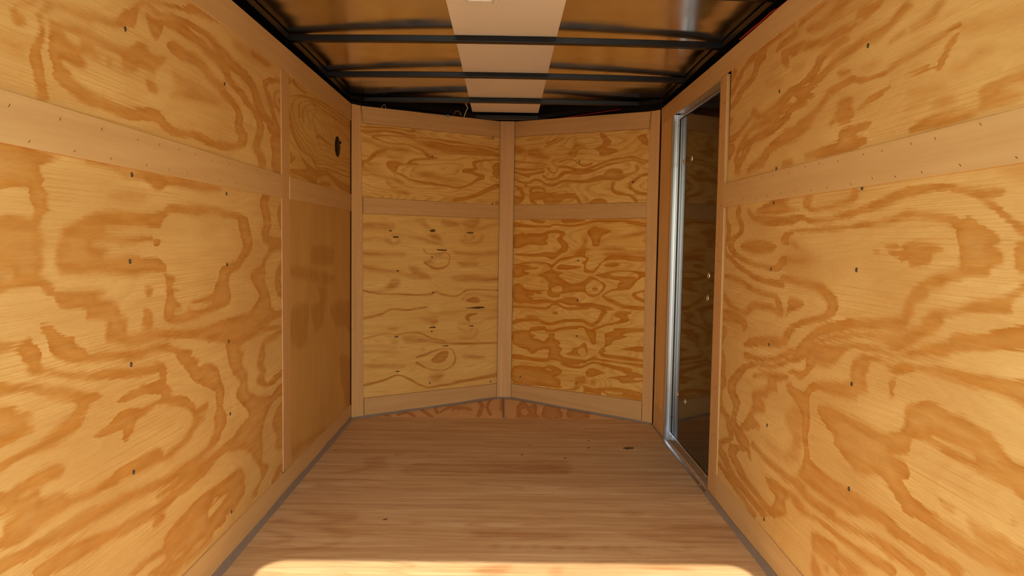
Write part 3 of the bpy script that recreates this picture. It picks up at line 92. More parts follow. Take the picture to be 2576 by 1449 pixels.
    'NU': 'D3017 1623 3096 1642 3213 1664 3339 1679 3456 1691 3581 1698 3766 1704 3944 1706 4199 1702 4222 1711 3963 1715 3783 1713 3597 1708 3467 1700 3347 1687 3216 1672 3095 1648 3014 1627;D3055 1577 3080 1613 3116 1637 3213 1658 3339 1673 3456 1680 3626 1685 3865 1687 4199 1683 4222 1692 3884 1696 3641 1693 3468 1688 3347 1680 3215 1664 3107 1640 3062 1612 3037 1575;D3171 1565 3163 1596 3171 1620 3235 1645 3340 1664 3404 1664 3496 1662 3672 1666 3892 1668 4200 1670 4221 1679 3909 1677 3687 1674 3510 1670 3418 1672 3346 1671 3229 1649 3153 1620 3143 1593 3151 1561;D3240 1557 3222 1587 3239 1618 3308 1644 3377 1657 3424 1650 3540 1649 3720 1658 3919 1661 4201 1652 4220 1659 3935 1668 3732 1664 3551 1656 3437 1657 3385 1663 3302 1648 3224 1618 3205 1584 3222 1553;D3349 1574 3293 1595 3309 1615 3420 1644 3454 1636 3468 1640 3422 1649 3300 1617 3278 1592 3335 1570;D3468 1525 3427 1566 3378 1589 3388 1609 3446 1634 3435 1635 3374 1609 3363 1586 3412 1562 3452 1522;D3440 1531 3491 1538 3460 1508;D3000 1572 3054 1526 3119 1499 3204 1472 3295 1454 3391 1430 3459 1421 3486 1441 3540 1446 3720 1450 3871 1449 3951 1463 4206 1471 4216 1478 3955 1469 3877 1455 3730 1456 3546 1452 3473 1443 3459 1427 3406 1435 3310 1459 3219 1477 3133 1503 3069 1530 3014 1576;D2999 1554 3061 1500 3152 1465 3240 1438 3372 1423 3435 1409 3541 1425 3770 1427 3950 1445 4205 1445 4217 1452 3956 1451 3776 1433 3545 1431 3442 1414 3386 1428 3254 1443 3167 1470 3076 1504 3014 1558;D3005 1537 3067 1482 3150 1446 3257 1425 3370 1412 3454 1394 3629 1412 3868 1413 4205 1419 4217 1428 3879 1420 3634 1419 3463 1401 3387 1418 3273 1431 3168 1451 3086 1487 3023 1541;D3003 1509 3098 1453 3202 1423 3312 1420 3386 1399 3452 1378 3650 1391 3867 1389 4204 1393 4218 1403 3880 1398 3659 1400 3465 1386 3410 1405 3330 1428 3220 1429 3119 1459 3024 1514;D3040 1597 3088 1541 3154 1513 3242 1492 3335 1480 3432 1462 3459 1443 3504 1469 3629 1479 3818 1479 3950 1475 4209 1497 4212 1503 3956 1481 3828 1484 3635 1484 3498 1473 3459 1447 3446 1465 3346 1484 3253 1496 3166 1517 3100 1544 3053 1600;D3155 1542 3242 1517 3335 1500 3434 1477 3461 1490 3584 1501 3768 1502 3867 1490 3881 1495 3779 1507 3590 1506 3458 1494 3444 1481 3347 1504 3254 1521 3166 1546;D3125 1444 3193 1405 3301 1387 3418 1373 3631 1388 3773 1373 3980 1354 4226 1348 4226 1309 3926 1314 3773 1344 3631 1360 3458 1330 3458 1303 3338 1300 3245 1312 3042 1319 3026 1335 3158 1348 3264 1358 3228 1379 3159 1415;D3043 1406 3059 1394 3116 1391 3075 1373 3026 1354 3027 1400;D3009 1709 3048 1690 3009 1673;D3044 1695 3114 1682 3205 1681 3281 1687 3293 1696 3225 1693 3145 1696 3084 1711;D3458 1303 3542 1326 3654 1329 3748 1314 3542 1304;S3537 1598 3854 1617 4074 1595 4122 1576 4180 1586 4169 1622 3895 1638 3552 1611;D3463 1530 3549 1520 3716 1516 3821 1525 3826 1530 3734 1526 3582 1535 3498 1544',
    'NL': 'S3372 1016 3739 1003 3780 953 3739 916 3509 924 3354 938;S3028 933 3274 915 3620 882 3822 843 3581 819 3337 860 3040 893;S3437 828 3639 796 3619 741 3580 688 3543 627 3418 615 3335 730 3507 750;S3038 758 3303 750 3270 651 3238 569 3035 607;S3697 705 4198 692 4225 490 4048 567 3864 578;S3028 166 3263 141 3538 112 3538 93 3170 124 3055 117;S3908 409 4225 334 4225 88 4048 128',
    'WL': 'D-616 4280 -574 4346 -518 4256 -519 4313 -581 4412 -629 4342;D-380 4368 -409 4510 -374 4600 -279 4642 -228 4617 -229 4672 -283 4717 -383 4672 -427 4540 -392 4343;D-369 4368 -324 4496 -254 4499 -188 4434 -187 4501 -257 4569 -333 4564 -378 4411;D-301 4413 -292 4476 -259 4444 -259 4484 -296 4517 -309 4441;D-177 4769 -138 4572 -152 4320 -129 4287 -114 4581 -158 4836;D-80 4785 -100 4542 -71 4325 -57 4355 -84 4543 -64 4751;D-3 4816 -10 4481 6 4474 14 4808;D-518 4494 -470 4358 -411 4247 -408 4301 -466 4412 -512 4545;D-698 4284 -652 4239 -656 4284 -702 4330',
    'WR': 'D93 4348 96 4553 134 4741 165 4630 179 4558 208 4669 228 4560 213 4387 231 4285 100 4278;L119 4450 145 4520 166 4418 140 4334;D247 4285 258 4491 280 4599 349 4640 366 4532 364 4291;D395 4293 424 4536 464 4610 519 4506 528 4300;D739 4309 782 4289 792 4337 748 4358',
    'FF': 'S-652 3440 -560 3462 -523 3301 -600 3281 -643 3229 -755 3208 -799 3174 -687 3260 -623 3314;S-448 3269 -408 3376 -299 3398 78 3431 318 3440 300 3230 74 3222 -176 3196 -387 3205 -454 3236;S-789 3096 -675 3040 -656 2997 -780 3022;S-852 3068 -730 3102 -598 3076 -506 3035 -508 3057 -602 3099 -735 3125 -858 3090;S-846 3100 -712 3136 -582 3125 -473 3083 -475 3101 -585 3144 -716 3155 -851 3119;K-826 3573 -812 3573 -811 3563 -821 3563;K-780 3399 -769 3400 -770 3391;K-359 3568 -347 3569 -349 3556;K-19 3476 -8 3473 -13 3465;K635 3682 683 3677 670 3652 633 3646;K97 3533 112 3534 109 3520 98 3519;K278 3298 286 3293 282 3284;K137 3693 151 3691 146 3682;K151 3651 166 3649 159 3641;K-18 3476 -7 3475 -11 3465;K311 3485 322 3482 317 3474;K440 3667 455 3666 448 3657;K495 3721 507 3719 500 3710;K169 3809 180 3807 174 3798;K212 3811 226 3809 219 3800;K458 3808 474 3806 465 3795',
    'FN': 'S-824 2684 -783 2662 -722 2630 -616 2622 -583 2590 -540 2570 -496 2560 -387 2532 -406 2521 -490 2529 -546 2498 -566 2497 -604 2537 -670 2598 -747 2629 -840 2649;S-861 2582 -787 2563 -716 2503 -740 2463 -865 2403 -862 2440 -776 2472 -752 2502 -814 2542;S-861 2393 -687 2416 -615 2447 -562 2477 -533 2478 -573 2438 -645 2408 -755 2382 -867 2366;S-783 2756 -549 2739 -540 2692 -556 2646 -667 2654 -629 2678;S-24 2462 0 2467 -1 2448 -22 2442;S41 2463 60 2464 59 2449 43 2449;K-431 2683 -423 2681 -426 2677;S677 2675 717 2693 890 2675 934 2546 835 2503 605 2497 431 2575 566 2611;S-81 2593 133 2588 301 2561 214 2528 47 2523 -79 2530;S-23 2467 -1 2462 -3 2443 -21 2443;S42 2463 66 2466 64 2447 44 2446;S115 2465 131 2461 127 2451;S196 2458 219 2453 213 2434 197 2438;S280 2455 301 2446 288 2436;S358 2476 386 2472 381 2451 358 2450;S419 2471 449 2469 442 2452 420 2452;S485 2473 508 2465 494 2457;S648 2454 667 2455 659 2438 647 2440;S474 2769 527 2783 560 2759 500 2733;S445 2318 534 2337 638 2288 608 2262 501 2293;S165 2277 204 2295 199 2249 174 2245;S-70 2289 37 2300 7 2241 -67 2231',
}

rnd = random.Random(7)


def lin(c):
    return tuple(((v/255.0)/12.92 if v/255.0 <= 0.04045 else ((v/255.0+0.055)/1.055)**2.4) for v in c) + (1.0,)


# ------------------------------------------------------------------ material helpers
class NT:
    def __init__(self, name):
        self.m = bpy.data.materials.new(name)
        self.m.use_nodes = True
        self.t = self.m.node_tree
        self.t.nodes.clear()
        self.out = self.n('ShaderNodeOutputMaterial')
        self.b = self.n('ShaderNodeBsdfPrincipled')
        self.t.links.new(self.b.outputs[0], self.out.inputs['Surface'])

    def n(self, kind, **kw):
        nd = self.t.nodes.new(kind)
        for k, v in kw.items():
            setattr(nd, k, v)
        return nd

    def link(self, a, b):
        self.t.links.new(a, b)

    def put(self, sock, v):
        if isinstance(v, bpy.types.NodeSocket):
            self.t.links.new(v, sock)
        else:
            sock.default_value = v

    def math(self, op, a, b=0.0, c=None, clamp=False):
        nd = self.n('ShaderNodeMath', operation=op)
        nd.use_clamp = clamp
        self.put(nd.inputs[0], a)
        self.put(nd.inputs[1], b)
        if c is not None:
            self.put(nd.inputs[2], c)
        return nd.outputs[0]

    def scale(self, v, s):
        nd = self.n('ShaderNodeVectorMath', operation='MULTIPLY')
        self.put(nd.inputs[0], v)
        nd.inputs[1].default_value = s
        return nd.outputs[0]

    def noise(self, v, s, detail=2.0, rough=0.5, dist=0.0):
        nd = self.n('ShaderNodeTexNoise')
        nd.inputs['Scale'].default_value = 1.0
        nd.inputs['Detail'].default_value = detail
        nd.inputs['Roughness'].default_value = rough
        nd.inputs['Distortion'].default_value = dist
        self.link(self.scale(v, s), nd.inputs['Vector'])
        return nd.outputs['Fac']

    def remap(self, v, a, b, c=0.0, d=1.0, smooth=False):
        nd = self.n('ShaderNodeMapRange')
        nd.interpolation_type = 'SMOOTHSTEP' if smooth else 'LINEAR'
        self.put(nd.inputs['Value'], v)
        self.put(nd.inputs['From Min'], a)
        self.put(nd.inputs['From Max'], b)
        self.put(nd.inputs['To Min'], c)
        self.put(nd.inputs['To Max'], d)
        return nd.outputs['Result']

    def mix(self, f, a, b, blend='MIX'):
        nd = self.n('ShaderNodeMix', data_type='RGBA', blend_type=blend)
        self.put(nd.inputs[0], f)
        self.put(nd.inputs[6], a)
        self.put(nd.inputs[7], b)
        return nd.outputs[2]

    def grey(self, v):
        nd = self.n('ShaderNodeCombineColor')
        for i in range(3):
            self.link(v, nd.inputs[i])
        return nd.outputs[0]

    def attr(self, name):
        nd = self.n('ShaderNodeAttribute')
        nd.attribute_name = name
        return nd

    def bump(self, h, strength, dist):
        nd = self.n('ShaderNodeBump')
        nd.inputs['Strength'].default_value = strength
        nd.inputs['Distance'].default_value = dist
        self.link(h, nd.inputs['Height'])
        self.link(nd.outputs[0], self.b.inputs['Normal'])

    def simple(self, col, rough=0.5, metal=0.0, spec=None):
        self.put(self.b.inputs['Base Color'], col)
        self.put(self.b.inputs['Roughness'], rough)
        self.put(self.b.inputs['Metallic'], metal)
        if spec is not None:
            self.b.inputs['Specular IOR Level'].default_value = spec
        return self.m


def plywood(name, light1, light2, dark1, dark2, jag=0.012, edge=(0.0012, 0.009), ridge=0.2, soft=0.75,
            inner=0.66, streak=0.0, rough=0.55, bg=0.14, bgs=(1.1, 5.0)):
    """Rotary-cut pine plywood. Attributes: st = place on the sheet (m), g = signed distance to the
    late-wood outline (m), sf = faint bands, k = knots."""
    t = NT(name)
    st = t.attr('st').outputs['Vector']
    g = t.attr('g').outputs['Fac']
    sf = t.attr('sf').outputs['Fac']
    kk = t.attr('k').outputs['Fac']
    j1 = t.noise(st, (7, 190, 1), 2.5, 0.6)
    j2 = t.noise(st, (30, 90, 1), 2.0)
    d = t.math('ADD', g, t.math('MULTIPLY', t.math('SUBTRACT', j1, 0.5), jag*2))
    d = t.math('ADD', d, t.math('MULTIPLY', t.math('SUBTRACT', j2, 0.5), jag*0.9))
    lo = t.noise(st, (3.3, 5.5, 1), 2.0)
    e = t.remap(lo, 0.36, 0.64, edge[0], edge[1])
    crisp = t.remap(d, t.math('MULTIPLY', e, -1.0), e, 1.0, 0.0, True)
    inn = t.remap(d, -0.035, -0.001, inner, 1.0)
    patch = t.noise(st, (6, 40, 1), 3.0, 0.6)
    inn = t.math('MULTIPLY', inn, t.remap(patch, 0.3, 0.7, 0.82, 1.08))
    mask = t.math('MULTIPLY', crisp, inn)
    sfm = t.math('MULTIPLY', sf, t.remap(patch, 0.32, 0.66, soft*0.55, soft))
    mask = t.math('MAXIMUM', mask, sfm, clamp=True)
    if streak:
        s1 = t.noise(st, (0.95, 24, 1), 4.0, 0.66)
        s2 = t.noise(st, (2.6, 120, 1), 3.0, 0.6)
        sm = t.math('ADD', t.remap(s1, 0.40, 0.62, 0, 1, True), t.math('MULTIPLY', t.remap(s2, 0.4, 0.7, 0, 1), 0.35))
        mask = t.math('ADD', mask, t.math('MULTIPLY', sm, streak), clamp=True)
    # faint growth bands between the traced ones: a dark line that fades off on one side
    fld = t.noise(st, (bgs[0], bgs[1], 1), 1.5, 0.45, 0.25)
    fld = t.math('ADD', t.math('MULTIPLY', fld, 15.0), t.math('MULTIPLY', j1, 0.5))
    saw = t.math('FRACT', fld)
    band = t.math('MULTIPLY', t.remap(saw, 0.25, 0.93, 0, 1, True), t.remap(saw, 0.93, 0.985, 1, 0))
    mask = t.math('MAXIMUM', mask, t.math('MULTIPLY', band, t.remap(patch, 0.3, 0.7, bg*0.5, bg*1.5)), clamp=True)
    lc = t.mix(t.remap(t.noise(st, (2.2, 7, 1), 2.0), 0.35, 0.65), light1, light2)
    dc = t.mix(t.remap(t.noise(st, (9, 50, 1), 2.0), 0.35, 0.65), dark1, dark2)
    rd = t.noise(st, (2.4, 260, 1), 1.5, 0.4)
    ra = t.remap(t.noise(st, (2.0, 6.0, 3), 1.0), 0.38, 0.62, 0.25, 1.0)
    rdl = t.remap(rd, 0.44, 0.66, 0.0, 1.0, True)
    rdl = t.math('MULTIPLY', rdl, t.math('MULTIPLY', ra, t.math('SUBTRACT', 1.0, mask)))
    lc = t.mix(t.math('MULTIPLY', rdl, ridge*2.0), lc, dc)
    col = t.mix(mask, lc, dc)
    fib = t.remap(t.noise(st, (40, 700, 1), 2.0), 0.3, 0.7, 0.93, 1.06)
    col = t.mix(1.0, col, t.grey(fib), 'MULTIPLY')
    km = t.remap(t.math('ADD', kk, t.math('MULTIPLY', t.math('SUBTRACT', j2, 0.5), 0.5)), 0.35, 0.65, 0, 1, True)
    col = t.mix(t.math('MULTIPLY', km, 0.9), col, lin((46, 20, 6)))
    t.put(t.b.inputs['Base Color'], col)
    t.b.inputs['Roughness'].default_value = rough
    t.b.inputs['Specular IOR Level'].default_value = 0.3
    t.bump(t.math('ADD', rd, t.math('MULTIPLY', mask, 0.8)), 0.12, 0.002)
    return t.m


def luan(name, c1, c2, sc):
    """Plain sanded birch strip; sc stretches the grain along the board."""
    t = NT(name)
    p = t.n('ShaderNodeTexCoord').outputs['Object']
    a = t.noise(p, sc, 3.0, 0.55)
    b = t.noise(p, tuple(v*4.3 for v in sc), 2.0, 0.5)
    f = t.remap(t.math('ADD', a, t.math('MULTIPLY', b, 0.35)), 0.45, 0.9)
    col = t.mix(f, c1, c2)
    sp_ = t.noise(p, (5, 5, 5), 2.0)
    col = t.mix(t.remap(sp_, 0.45, 0.7, 0.0, 0.25), col, c2)
    t.put(t.b.inputs['Base Color'], col)
    t.b.inputs['Roughness'].default_value = 0.55
    t.b.inputs['Specular IOR Level'].default_value = 0.25
    t.bump(b, 0.06, 0.001)
    return t.m


def plain(name, c, rough=0.5, metal=0.0, spec=None, var=0.12, sc=(30, 30, 30)):
    t = NT(name)
    p = t.n('ShaderNodeTexCoord').outputs['Object']
    f = t.noise(p, sc, 3.0)
    col = t.mix(1.0, c, t.grey(t.remap(f, 0.3, 0.7, 1.0-var, 1.0+var)), 'MULTIPLY')
    t.simple(col, rough, metal, spec)
    return t.m


PLY = plywood('pine_plywood', lin((226, 188, 116)), lin((214, 172, 102)), lin((186, 123, 45)), lin((200, 140, 60)),
              edge=(0.001, 0.017))
PLY_V = plywood('pine_plywood_front', lin((234, 192, 112)), lin((224, 178, 96)), lin((182, 114, 28)),
                lin((198, 132, 46)), jag=0.0028, edge=(0.0010, 0.008), ridge=0.18, soft=1.0, bg=0.48, bgs=(1.6, 5.5))
PLY_R = plywood('pine_plywood_blotched', lin((236, 190, 106)), lin((224, 174, 88)), lin((184, 106, 10)),
                lin((198, 124, 24)), jag=0.004, edge=(0.0010, 0.008), ridge=0.2, inner=0.66, soft=0.95, bg=0.36, bgs=(1.5, 5.5))
PLY_W = plywood('pine_plywood_wispy', lin((234, 192, 114)), lin((225, 179, 98)), lin((182, 118, 46)),
                lin((200, 140, 66)), jag=0.003, edge=(0.002, 0.009), ridge=0.10, soft=0.85, streak=0.20, bg=0.30, bgs=(1.0, 7.0))
PLY_N = plywood('pine_plywood_ringed', lin((222, 184, 104)), lin((212, 171, 92)), lin((186, 128, 46)),
                lin((194, 136, 54)), jag=0.002, edge=(0.001, 0.005), ridge=0.10, inner=0.8, bg=0.3, bgs=(1.4, 3.0))
PLY_P = plywood('pine_plywood_plain', lin((212, 168, 92)), lin((203, 158, 84)), lin((174, 122, 50)),
                lin((186, 134, 60)), jag=0.010, edge=(0.004, 0.012), ridge=0.10, soft=0.8, streak=0.15)
PLY_Q = plywood('pine_plywood_narrow', lin((238, 200, 134)), lin((230, 190, 122)), lin((204, 150, 80)),
                lin((212, 160, 90)), jag=0.008, ridge=0.12, streak=0.25, bg=0.25, bgs=(0.5, 8.0))
PLY_F = plywood('floor_plywood', lin((219, 188, 138)), lin((208, 173, 122)), lin((166, 120, 74)),
                lin((180, 135, 88)), jag=0.006, edge=(0.001, 0.006), ridge=0.08, soft=0.55, streak=0.55, rough=0.6, bg=0.5, bgs=(0.55, 5.5))
PLY_WE = plywood('floor_plywood_front', lin((232, 194, 140)), lin((222, 182, 126)), lin((184, 128, 70)),
                 lin((194, 138, 80)), jag=0.004, edge=(0.001, 0.004), ridge=0.05)
LUAN_S = luan('birch_along_wall', lin((215, 177, 118)), lin((204, 163, 105)), (3, 1.6, 40))
LUAN_Z = luan('birch_upright', lin((214, 169, 110)), lin((202, 154, 97)), (40, 40, 1.6))
LUAN_F = luan('birch_front', lin((209, 167, 110)), lin((199, 154, 98)), (2, 2, 40))
BLACK = plain('black_painted_steel', lin((11, 11, 14)), 0.32, 0.0, 0.3)
SKIN = plain('black_wall_skin', lin((10, 10, 11)), 0.5, 0.0, 0.3)
ALU = plain('aluminium', lin((196, 199, 206)), 0.3, 1.0, var=0.06, sc=(60, 60, 3))
ZINC = plain('zinc_screw', lin((92, 90, 78)), 0.42, 0.75)
BRIGHT = plain('bright_rivet', lin((225, 222, 214)), 0.25, 1.0)
SEAL = plain('rubber_seal', lin((30, 32, 36)), 0.5)
CAULK = plain('grey_sealant', lin((138, 121, 103)), 0.7, var=0.06)
EDGE = plain('shaded_cut_edge', lin((112, 66, 30)), 0.7)  # cut edges of front-wall boards, darkened to paint in the shade lines at joints
STRIP = plain('cream_luan_strip', lin((248, 241, 222)), 0.5, var=0.03, sc=(3, 1, 3))
PLASTIC = plain('black_plastic', lin((10, 9, 8)), 0.5, 0.0, 0.2)
CREAM = plain('cream_plastic', lin((250, 244, 222)), 0.35, var=0.03)
LENS = plain('frosted_lens', lin((240, 236, 220)), 0.3, var=0.03)
RED = plain('red_wire_sheath', lin((170, 18, 28)), 0.4)
TAN = plain('tan_wire_sheath', lin((196, 150, 100)), 0.5)
WHITE = plain('white_wire_sheath', lin((224, 204, 172)), 0.5)
GREEN = plain('green_wire_sheath', lin((52, 92, 74)), 0.5)
BLUE = plain('blue_connector', lin((110, 150, 176)), 0.35)
STAPLE_D = plain('staple_hole', lin((52, 28, 14)), 0.6)
STAPLE = plain('staple_steel', lin((104, 72, 44)), 0.5, 0.2)
BOUNCE_GROUND = plain('pale_bounce_ground', lin((206, 198, 184)), 0.85, var=0.15, sc=(4, 4, 4))  # unseen ground, kept pale so it throws daylight inside


def sheet_metal():
    t = NT('galvanised_roof_sheet')
    p = t.n('ShaderNodeTexCoord').outputs['Object']
    w = t.noise(p, (1.6, 5.0, 1), 1.0)
    f = t.noise(p, (14, 14, 14), 3.0)
    col = t.mix(f, lin((242, 238, 230)), lin((230, 225, 216)))
    t.simple(col, 0.15, 1.0)
    t.put(t.b.inputs['Roughness'], t.remap(t.noise(p, (5, 3, 1), 2.0), 0.35, 0.65, 0.14, 0.24))
    t.bump(w, 0.25, 0.02)
    return t.m


def door_skin():
    t = NT('dark_gloss_door_skin')
    p = t.n('ShaderNodeTexCoord').outputs['Object']
    f = t.noise(p, (2, 2, 2), 2.0)
    col = t.mix(f, lin((36, 29, 23)), lin((30, 24, 19)))
    t.simple(col, 0.07, 0.0, 0.22)
    t.bump(t.noise(p, (3, 3, 3), 1.0), 0.04, 0.01)
    return t.m


SHEET = sheet_metal()
DOORSKIN = door_skin()


# ------------------------------------------------------------------ object helpers
def empty(name, loc=(0, 0, 0), label=None, cat=None, kind=None, group=None):
    o = bpy.data.objects.new(name, None)
    o.empty_display_size = 0.1
    o.location = loc
    COL.objects.link(o)
    tag(o, label, cat, kind, group)
    return o


def tag(o, label=None, cat=None, kind=None, group=None):
    for k, v in (('label', label), ('category', cat), ('kind', kind), ('group', group)):
        if v:
            o[k] = v
    return o


def link(name, me, mat, parent=None):
    o = bpy.data.objects.new(name, me)
    if mat:
        me.materials.clear()
        me.materials.append(mat)
    COL.objects.link(o)
    if parent is not None:
        o.parent = parent
        pl = parent
        off = Vector((0, 0, 0))
        while pl is not None:
            off += pl.location
            pl = pl.parent
        o.location = -off
    return o


def from_bm(name, bm, mat, parent=None, smooth=False):
    bmesh.ops.recalc_face_normals(bm, faces=bm.faces)
    me = bpy.data.meshes.new(name)
    bm.to_mesh(me)
    bm.free()
    if smooth:
        for p in me.polygons:
            p.use_smooth = True
    return link(name, me, mat, parent)


class Frame:
    """A wall plane: s along the wall, t up, n out of the wall into the room."""
    def __init__(self, o, es, n):
        self.o, self.es, self.n = Vector(o), Vector(es).normalized(), Vector(n).normalized()

    def p(self, s, t, n=0.0):
        return self.o + self.es*s + Vector((0, 0, t)) + self.n*n


FL = Frame((-0.875, 0, 0), (0, 1, 0), (1, 0, 0))
FR = Frame((0.875, 0, 0), (0, 1, 0), (-1, 0, 0))
VA, VB, VC = Vector((-0.875, 4.19, 0)), Vector((0.0165, 4.83, 0)), Vector((0.875, 4.15, 0))
dL, dR = (VB-VA).normalized(), (VC-VB).normalized()
FVL = Frame(VA, dL, (dL.y, -dL.x, 0))
FVR = Frame(VB, dR, (dR.y, -dR.x, 0))
LVL, LVR = (VB-VA).length, (VC-VB).length


def prism(bm, pts0, pts1):
    a = [bm.verts.new(p) for p in pts0]
    b = [bm.verts.new(p) for p in pts1]
    n = len(a)
    bm.faces.new(a)
    bm.faces.new(b[::-1])
    for i in range(n):
        bm.faces.new((a[i], b[i], b[(i+1) % n], a[(i+1) % n]))


def board(name, fr, poly, mat, parent, n0=-0.005, n1=0.0, bev=0.0008, edge=None):
    """A flat board on a wall: outline in (s, t), thickness n0..n1, eased front edges."""
    bm = bmesh.new()
    prism(bm, [fr.p(s, t, n0) for s, t in poly], [fr.p(s, t, n1) for s, t in poly])
    if bev:
        bmesh.ops.recalc_face_normals(bm, faces=bm.faces)
        bmesh.ops.bevel(bm, geom=list(bm.edges), offset=bev, segments=1, affect='EDGES')
    o = from_bm(name, bm, mat, parent)
    if edge:
        o.data.materials.append(edge)
        for f in o.data.polygons:
            if abs(f.normal.dot(fr.n)) < 0.9:
                f.material_index = 1
    return o


def rect(s0, t0, s1, t1):
    return [(s0, t0), (s1, t0), (s1, t1), (s0, t1)]


def add_box(bm, lo, hi):
    x0, y0, z0 = lo
    x1, y1, z1 = hi
    prism(bm, [(x0, y0, z0), (x1, y0, z0), (x1, y1, z0), (x0, y1, z0)],
          [(x0, y0, z1), (x1, y0, z1), (x1, y1, z1), (x0, y1, z1)])


def box(name, lo, hi, mat, parent, bev=0.0):
    bm = bmesh.new()
    add_box(bm, lo, hi)
    if bev:
        bmesh.ops.recalc_face_normals(bm, faces=bm.faces)
        bmesh.ops.bevel(bm, geom=list(bm.edges), offset=bev, segments=2, affect='EDGES')
    return from_bm(name, bm, mat, parent)


def sweep(name, sections, mat, parent, smooth=False):
    """Joins rings of points (all the same length) into a closed tube."""
    bm = bmesh.new()
    rings = [[bm.verts.new(p) for p in s] for s in sections]
    m = len(rings[0])
    for a, b in zip(rings, rings[1:]):
        for i in range(m):
            bm.faces.new((a[i], a[(i+1) % m], b[(i+1) % m], b[i]))
    bm.faces.new(rings[0])
    bm.faces.new(rings[-1][::-1])
    return from_bm(name, bm, mat, parent, smooth)


def round_rect(w, h, r, seg=2):
    pts = []
    for cx, cz, a0 in ((w/2-r, h/2-r, 0), (-w/2+r, h/2-r, 90), (-w/2+r, -h/2+r, 180), (w/2-r, -h/2+r, 270)):
        for i in range(seg+1):
            a = math.radians(a0+90*i/seg)
            pts.append((cx+r*math.cos(a), cz+r*math.sin(a)))
    return pts


# ------------------------------------------------------------------ grain fields
def smooth_outline(p):
    """Four-point subdivision: rounds the outline but keeps it through the traced points."""
    a, c, d = np.roll(p, 1, axis=0), np.roll(p, -1, axis=0), np.roll(p, -2, axis=0)
    m = (-a+9*p+9*c-d)/16.0
    return np.stack((p, m), axis=1).reshape(-1, 2)


def poly_sd(P, poly):
    """Signed distance of points P to a closed outline (negative inside, non-zero winding)."""
    a = poly
    b = np.roll(poly, -1, axis=0)
    d2 = np.full(len(P), 1e9)
    wn_ = np.zeros(len(P), int)
    for (ax, ay), (bx, by) in zip(a, b):
        ex, ey = bx-ax, by-ay
        px, py = P[:, 0]-ax, P[:, 1]-ay
        l2 = ex*ex+ey*ey+1e-12
        h = np.clip((px*ex+py*ey)/l2, 0, 1)
        d2 = np.minimum(d2, (px-ex*h)**2+(py-ey*h)**2)
        cr_ = ex*py-ey*px
        wn_ += ((ay <= P[:, 1]) & (by > P[:, 1]) & (cr_ > 0)).astype(int)
        wn_ -= ((ay > P[:, 1]) & (by <= P[:, 1]) & (cr_ < 0)).astype(int)
    d = np.sqrt(d2)
    return np.where(wn_ != 0, -d, d)


def grain_field(P, code, bias=0.0015):
    far = 0.06
    g = np.full(len(P), far)
    sf = np.zeros(len(P))
    kk = np.zeros(len(P))
    if not code:
        return g, sf, kk
    for part in code.split(';'):
        op = part[0]
        q = np.array([int(v) for v in part[1:].split()], float).reshape(-1, 2)/1000.0
        q = smooth_outline(q)
        lo, hi = q.min(0)-far, q.max(0)+far
        idx = np.nonzero((P[:, 0] > lo[0]) & (P[:, 0] < hi[0]) & (P[:, 1] > lo[1]) & (P[:, 1] < hi[1]))[0]
        if len(idx) == 0:
            continue
        d = np.clip(poly_sd(P[idx], q)-bias, -far, far)
        if op == 'D':
            g[idx] = np.minimum(g[idx], d)
        elif op == 'L':
            g[idx] = np.maximum(g[idx], -d)
        elif op == 'S':
            sf[idx] = np.maximum(sf[idx], np.clip(0.5-d/0.03, 0, 1))
        elif op == 'K':
            kk[idx] = np.maximum(kk[idx], np.clip(0.5-d/0.006, 0, 1))
    return g, sf, kk


def sheet(name, place, s0, s1, t0, t1, step, code, mat, parent, thick=0.008, seed=0.0, warp=None, swap=False, bias=0.0015):
    """A plywood sheet: a fine front grid that carries the grain attributes, closed by edges and a back.
    place(s, t, depth) gives the world point."""
    ns = max(2, int(round((s1-s0)/step))+1)
    nt = max(2, int(round((t1-t0)/step))+1)
    S, Tt = np.meshgrid(np.linspace(s0, s1, ns), np.linspace(t0, t1, nt), indexing='ij')
    P = np.stack((S.ravel(), Tt.ravel()), 1)
    if warp:
        P = np.array([warp(a, b) for a, b in P])
    g, sf, kk = grain_field(P, code, bias)
    verts = [tuple(place(a, b, 0.0)) for a, b in P]
    faces = []
    for i in range(ns-1):
        for j in range(nt-1):
            a = i*nt+j
            faces.append((a, a+nt, a+nt+1, a+1))
    base = len(verts)
    ring = [i*nt for i in range(ns)] + [(ns-1)*nt+j for j in range(1, nt)] + \
           [i*nt+nt-1 for i in range(ns-2, -1, -1)] + [j for j in range(nt-2, 0, -1)]
    verts += [tuple(place(P[r][0], P[r][1], -thick)) for r in ring]
    m = len(ring)
    for i in range(m):
        j = (i+1) % m
        faces.append((ring[i], base+i, base+j, ring[j]))
    faces.append(tuple(base+i for i in range(m)))
    me = bpy.data.meshes.new(name)
    me.from_pydata(verts, [], faces)
    st = np.zeros((len(verts), 3), np.float32)
    allP = np.concatenate((P, P[ring]))
    st[:, :2] = allP[:, ::-1] if swap else allP
    st[:, 0] += seed*3.7
    st[:, 1] += seed*1.9
    st[:, 2] = seed
    a = me.attributes.new('st', 'FLOAT_VECTOR', 'POINT')
    a.data.foreach_set('vector', st.ravel())
    for nm, arr, fill in (('g', g, 0.06), ('sf', sf, 0.0), ('k', kk, 0.0)):
        at = me.attributes.new(nm, 'FLOAT', 'POINT')
        at.data.foreach_set('value', np.concatenate((arr, np.full(m, fill))).astype(np.float32))
    bm = bmesh.new()
    bm.from_mesh(me)
    bmesh.ops.recalc_face_normals(bm, faces=bm.faces)
    bm.to_mesh(me)
    bm.free()
    return link(name, me, mat, parent)


